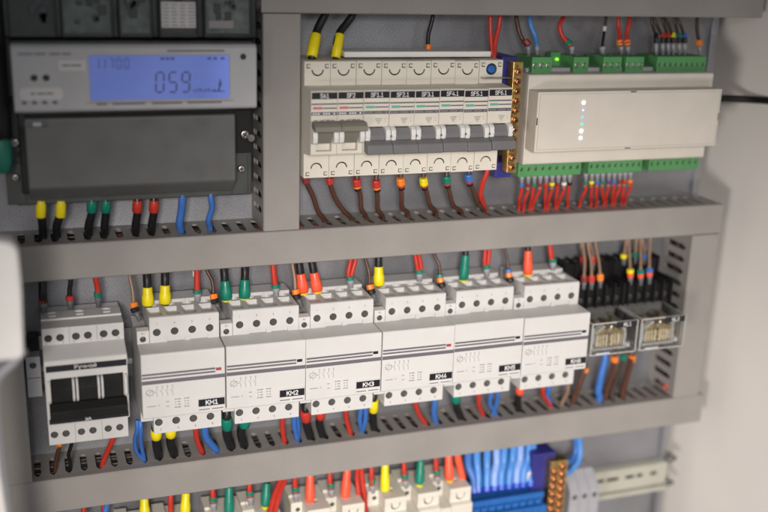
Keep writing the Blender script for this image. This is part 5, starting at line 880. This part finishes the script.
('seventh red wire with green ring of the bottom row, between its sleeves', 'wires of the bottom row', 'red', 2.0, [(296.9,-26.0,-154.2),(296.9,-26.0,-164.2),(296.9,-28.0,-174.2),(297.3,-29.0,-185.7)], [('ring','teal',3.0,(297.4,-28.0,-176.8),(297.5,-28.0,-180.3)),('ferrule','grey',2.6,(297.2,-29.0,-181.4),(297.8,-30.0,-187.8))]),
('eighth red wire with green ring of the bottom row, between its sleeves', 'wires of the bottom row', 'red', 2.0, [(323.6,-26.0,-153.9),(323.6,-26.0,-163.9),(323.7,-28.0,-174.0),(324.2,-29.0,-185.6)], [('ring','teal',3.0,(324.2,-28.0,-176.7),(324.3,-28.0,-180.1)),('ferrule','grey',2.6,(324.0,-29.0,-181.3),(324.7,-30.0,-187.7))]),
('ninth red wire with green ring of the bottom row, between its sleeves', 'wires of the bottom row', 'red', 2.0, [(350.1,-26.0,-154.3),(350.1,-26.0,-164.3),(350.2,-28.0,-174.5),(350.8,-29.0,-186.3)], [('ring','teal',3.0,(350.8,-28.0,-177.2),(350.9,-28.0,-180.7)),('ferrule','grey',2.6,(350.6,-29.0,-181.9),(351.4,-30.0,-188.4))]),
('left one of the slanted red wires beside the green sleeve in the bottom row', 'wires of the bottom row', 'red', 2.0, [(225.9,-30.0,-153.1),(225.9,-30.0,-163.1),(219.1,-40.0,-171.3),(211.1,-52.0,-183.5)], []),
('right one of the slanted red wires beside the green sleeve in the bottom row', 'wires of the bottom row', 'red', 2.0, [(229.3,-30.0,-153.6),(229.3,-30.0,-163.6),(222.6,-40.0,-171.9),(214.8,-52.0,-184.1)], []),
('left one of the red pair passing down between two bottom row breakers', 'wires of the bottom row', 'red', 2.0, [(285.3,-28.0,-154.0),(285.3,-28.0,-164.0),(285.4,-29.0,-175.3),(286.4,-32.0,-190.8),(288.4,-32.0,-210.8)], []),
('right one of the red pair passing down between two bottom row breakers', 'wires of the bottom row', 'red', 2.0, [(288.9,-28.0,-154.5),(288.9,-28.0,-164.5),(289.0,-29.0,-175.9),(290.5,-32.0,-191.5),(292.5,-32.0,-211.5)], []),
('slanted red wire right of the last red sleeve in the bottom row', 'wires of the bottom row', 'orangered', 2.8, [(367.9,-26.0,-156.0),(367.9,-26.0,-166.0),(369.3,-28.0,-175.6),(372.6,-30.0,-188.2)], []),
('blue wire of the bottom row seen under the duct at the far left', 'wires of the bottom row', 'blue', 2.2, [(102.4,-28.0,-153.2),(102.4,-28.0,-163.2),(100.4,-30.0,-173.5)], []),
('small red wire of the bottom row at the far left', 'wires of the bottom row', 'red', 2.0, [(87.0,-28.0,-154.6),(87.0,-28.0,-164.6),(86.3,-30.0,-175.1)], []),
('first blue wire from the left into the blue terminal strip', 'blue wires of the blue terminal strip', 'blue', 3.1, [(377.4,-26.0,-157.3),(377.4,-26.0,-167.3),(377.9,-28.0,-177.8),(380.0,-32.0,-186.5),(379.8,-36.0,-195.3)], [('ring','blued',3.4,(380.1,-35.0,-193.3),(379.5,-37.0,-197.4))]),
('second blue wire from the left into the blue terminal strip', 'blue wires of the blue terminal strip', 'ltblue', 3.1, [(385.1,-26.0,-157.4),(385.1,-26.0,-167.4),(385.0,-28.0,-177.7),(384.3,-32.0,-186.1),(383.2,-36.0,-195.4)], [('ring','blued',3.4,(383.5,-35.0,-193.4),(382.9,-37.0,-197.5))]),
('third blue wire from the left into the blue terminal strip', 'blue wires of the blue terminal strip', 'ltblue', 3.1, [(393.7,-26.0,-157.4),(393.7,-26.0,-167.4),(393.4,-28.0,-177.7),(391.9,-32.0,-186.0),(390.6,-36.0,-195.7)], [('ring','blued',3.4,(390.9,-35.0,-193.6),(390.2,-37.0,-197.8))]),
('fourth blue wire from the left into the blue terminal strip', 'blue wires of the blue terminal strip', 'paleblue', 3.1, [(402.4,-26.0,-157.4),(402.4,-26.0,-167.4),(401.8,-28.0,-177.7),(398.8,-32.0,-185.8),(397.1,-36.0,-195.9)], [('ring','blued',3.4,(397.4,-35.0,-193.9),(396.8,-37.0,-198.0))]),
('fifth blue wire from the left into the blue terminal strip', 'blue wires of the blue terminal strip', 'ltblue', 3.1, [(409.0,-26.0,-157.4),(409.0,-26.0,-167.4),(408.3,-28.0,-177.8),(405.0,-32.0,-185.8),(403.2,-36.0,-196.2)], [('ring','blued',3.4,(403.5,-35.0,-194.1),(402.9,-37.0,-198.2))]),
('sixth blue wire from the left into the blue terminal strip', 'blue wires of the blue terminal strip', 'ltblue', 3.1, [(416.9,-26.0,-157.4),(416.9,-26.0,-167.4),(416.1,-28.0,-177.8),(411.8,-32.0,-185.7),(409.8,-36.0,-196.4)], [('ring','blued',3.4,(410.1,-35.0,-194.3),(409.5,-37.0,-198.5))]),
('seventh blue wire from the left into the blue terminal strip', 'blue wires of the blue terminal strip', 'paleblue', 3.1, [(423.6,-26.0,-157.4),(423.6,-26.0,-167.4),(422.7,-28.0,-177.8),(418.5,-32.0,-185.8),(416.4,-36.0,-196.6)], [('ring','blued',3.4,(416.8,-35.0,-194.5),(416.1,-37.0,-198.7))]),
('eighth blue wire from the left into the blue terminal strip', 'blue wires of the blue terminal strip', 'ltblue', 3.1, [(430.7,-26.0,-157.4),(430.7,-26.0,-167.4),(429.7,-28.0,-177.8),(424.5,-32.0,-185.7),(422.2,-36.0,-196.8)], [('ring','blued',3.4,(422.5,-35.0,-194.7),(421.9,-37.0,-198.9))]),
('ninth blue wire from the left into the blue terminal strip', 'blue wires of the blue terminal strip', 'ltblue', 3.1, [(434.3,-26.0,-157.4),(434.3,-26.0,-167.4),(433.7,-28.0,-177.9),(430.6,-32.0,-186.1),(428.9,-36.0,-197.1)], [('ring','blued',3.4,(429.2,-35.0,-195.0),(428.6,-37.0,-199.2))]),
('front blue wire curving into the grey terminals under the lower duct', 'blue wires at the grey terminals', 'ltblue', 2.3, [(475.8,-24.0,-151.6),(475.8,-24.0,-161.6),(477.9,-26.0,-175.4),(475.7,-30.0,-185.8),(467.6,-34.0,-191.6),(459.9,-38.0,-191.9)], []),
('rear blue wire curving into the grey terminals under the lower duct', 'blue wires at the grey terminals', 'blue', 2.3, [(473.8,-22.0,-152.3),(473.8,-22.0,-162.3),(475.5,-24.0,-177.9),(471.2,-28.0,-185.3),(461.1,-33.0,-185.7)], []),
]
PN = {'sleeve': 'sleeve', 'sleeve2': 'sleeve', 'ring': 'marker_ring', 'ferrule': 'ferrule'}
for lab, grp, col, r, pts, parts in WIRES:
    o0 = pts[0]; pts = [p if i in (0, len(pts)-1) or grp.startswith('wires above the contactors') or any(q[0][0] == 's' for q in parts) else (p[0]+random.uniform(-.35, .35), p[1]+random.uniform(-.6, .6), p[2]) for i, p in enumerate(pts)]
    mb = MB(); mb.tube(pts, r, n=12 if r > 2 else 8)
    wo = mb.build('wire', 'w_'+col, origin=o0)
    tag(wo, lab, 'wire', grp if grp != 'Z' else None)
    for k, c, rr, a, b in parts:
        mb = MB(); rr = max(rr, r+.12) if k != 'ferrule' or True else rr
        if k == 'sleeve': prof = [(0, rr*.86), (.04, rr*.93), (.5, rr), (.96, rr*.97), (1, rr*.88)]
        elif k == 'sleeve2': prof = [(0, rr*.74), (.03, rr*.8), (.34, rr*.84), (.5, rr*.97), (.62, rr), (.88, rr*.99), (.97, rr*.9), (1, rr*.8)]
        elif k == 'ring': prof = [(0, rr*.9), (.12, rr), (.88, rr), (1, rr*.9)]
        else: prof = [(0, rr), (.35, rr*1.02), (.45, rr*.82), (1, rr*.75)]
        mb.rev(a, b, prof, 16 if k != 'ring' else 8, smooth=k != 'ring')
        mb.build(PN[k], 'w_'+c, wo, origin=o0)
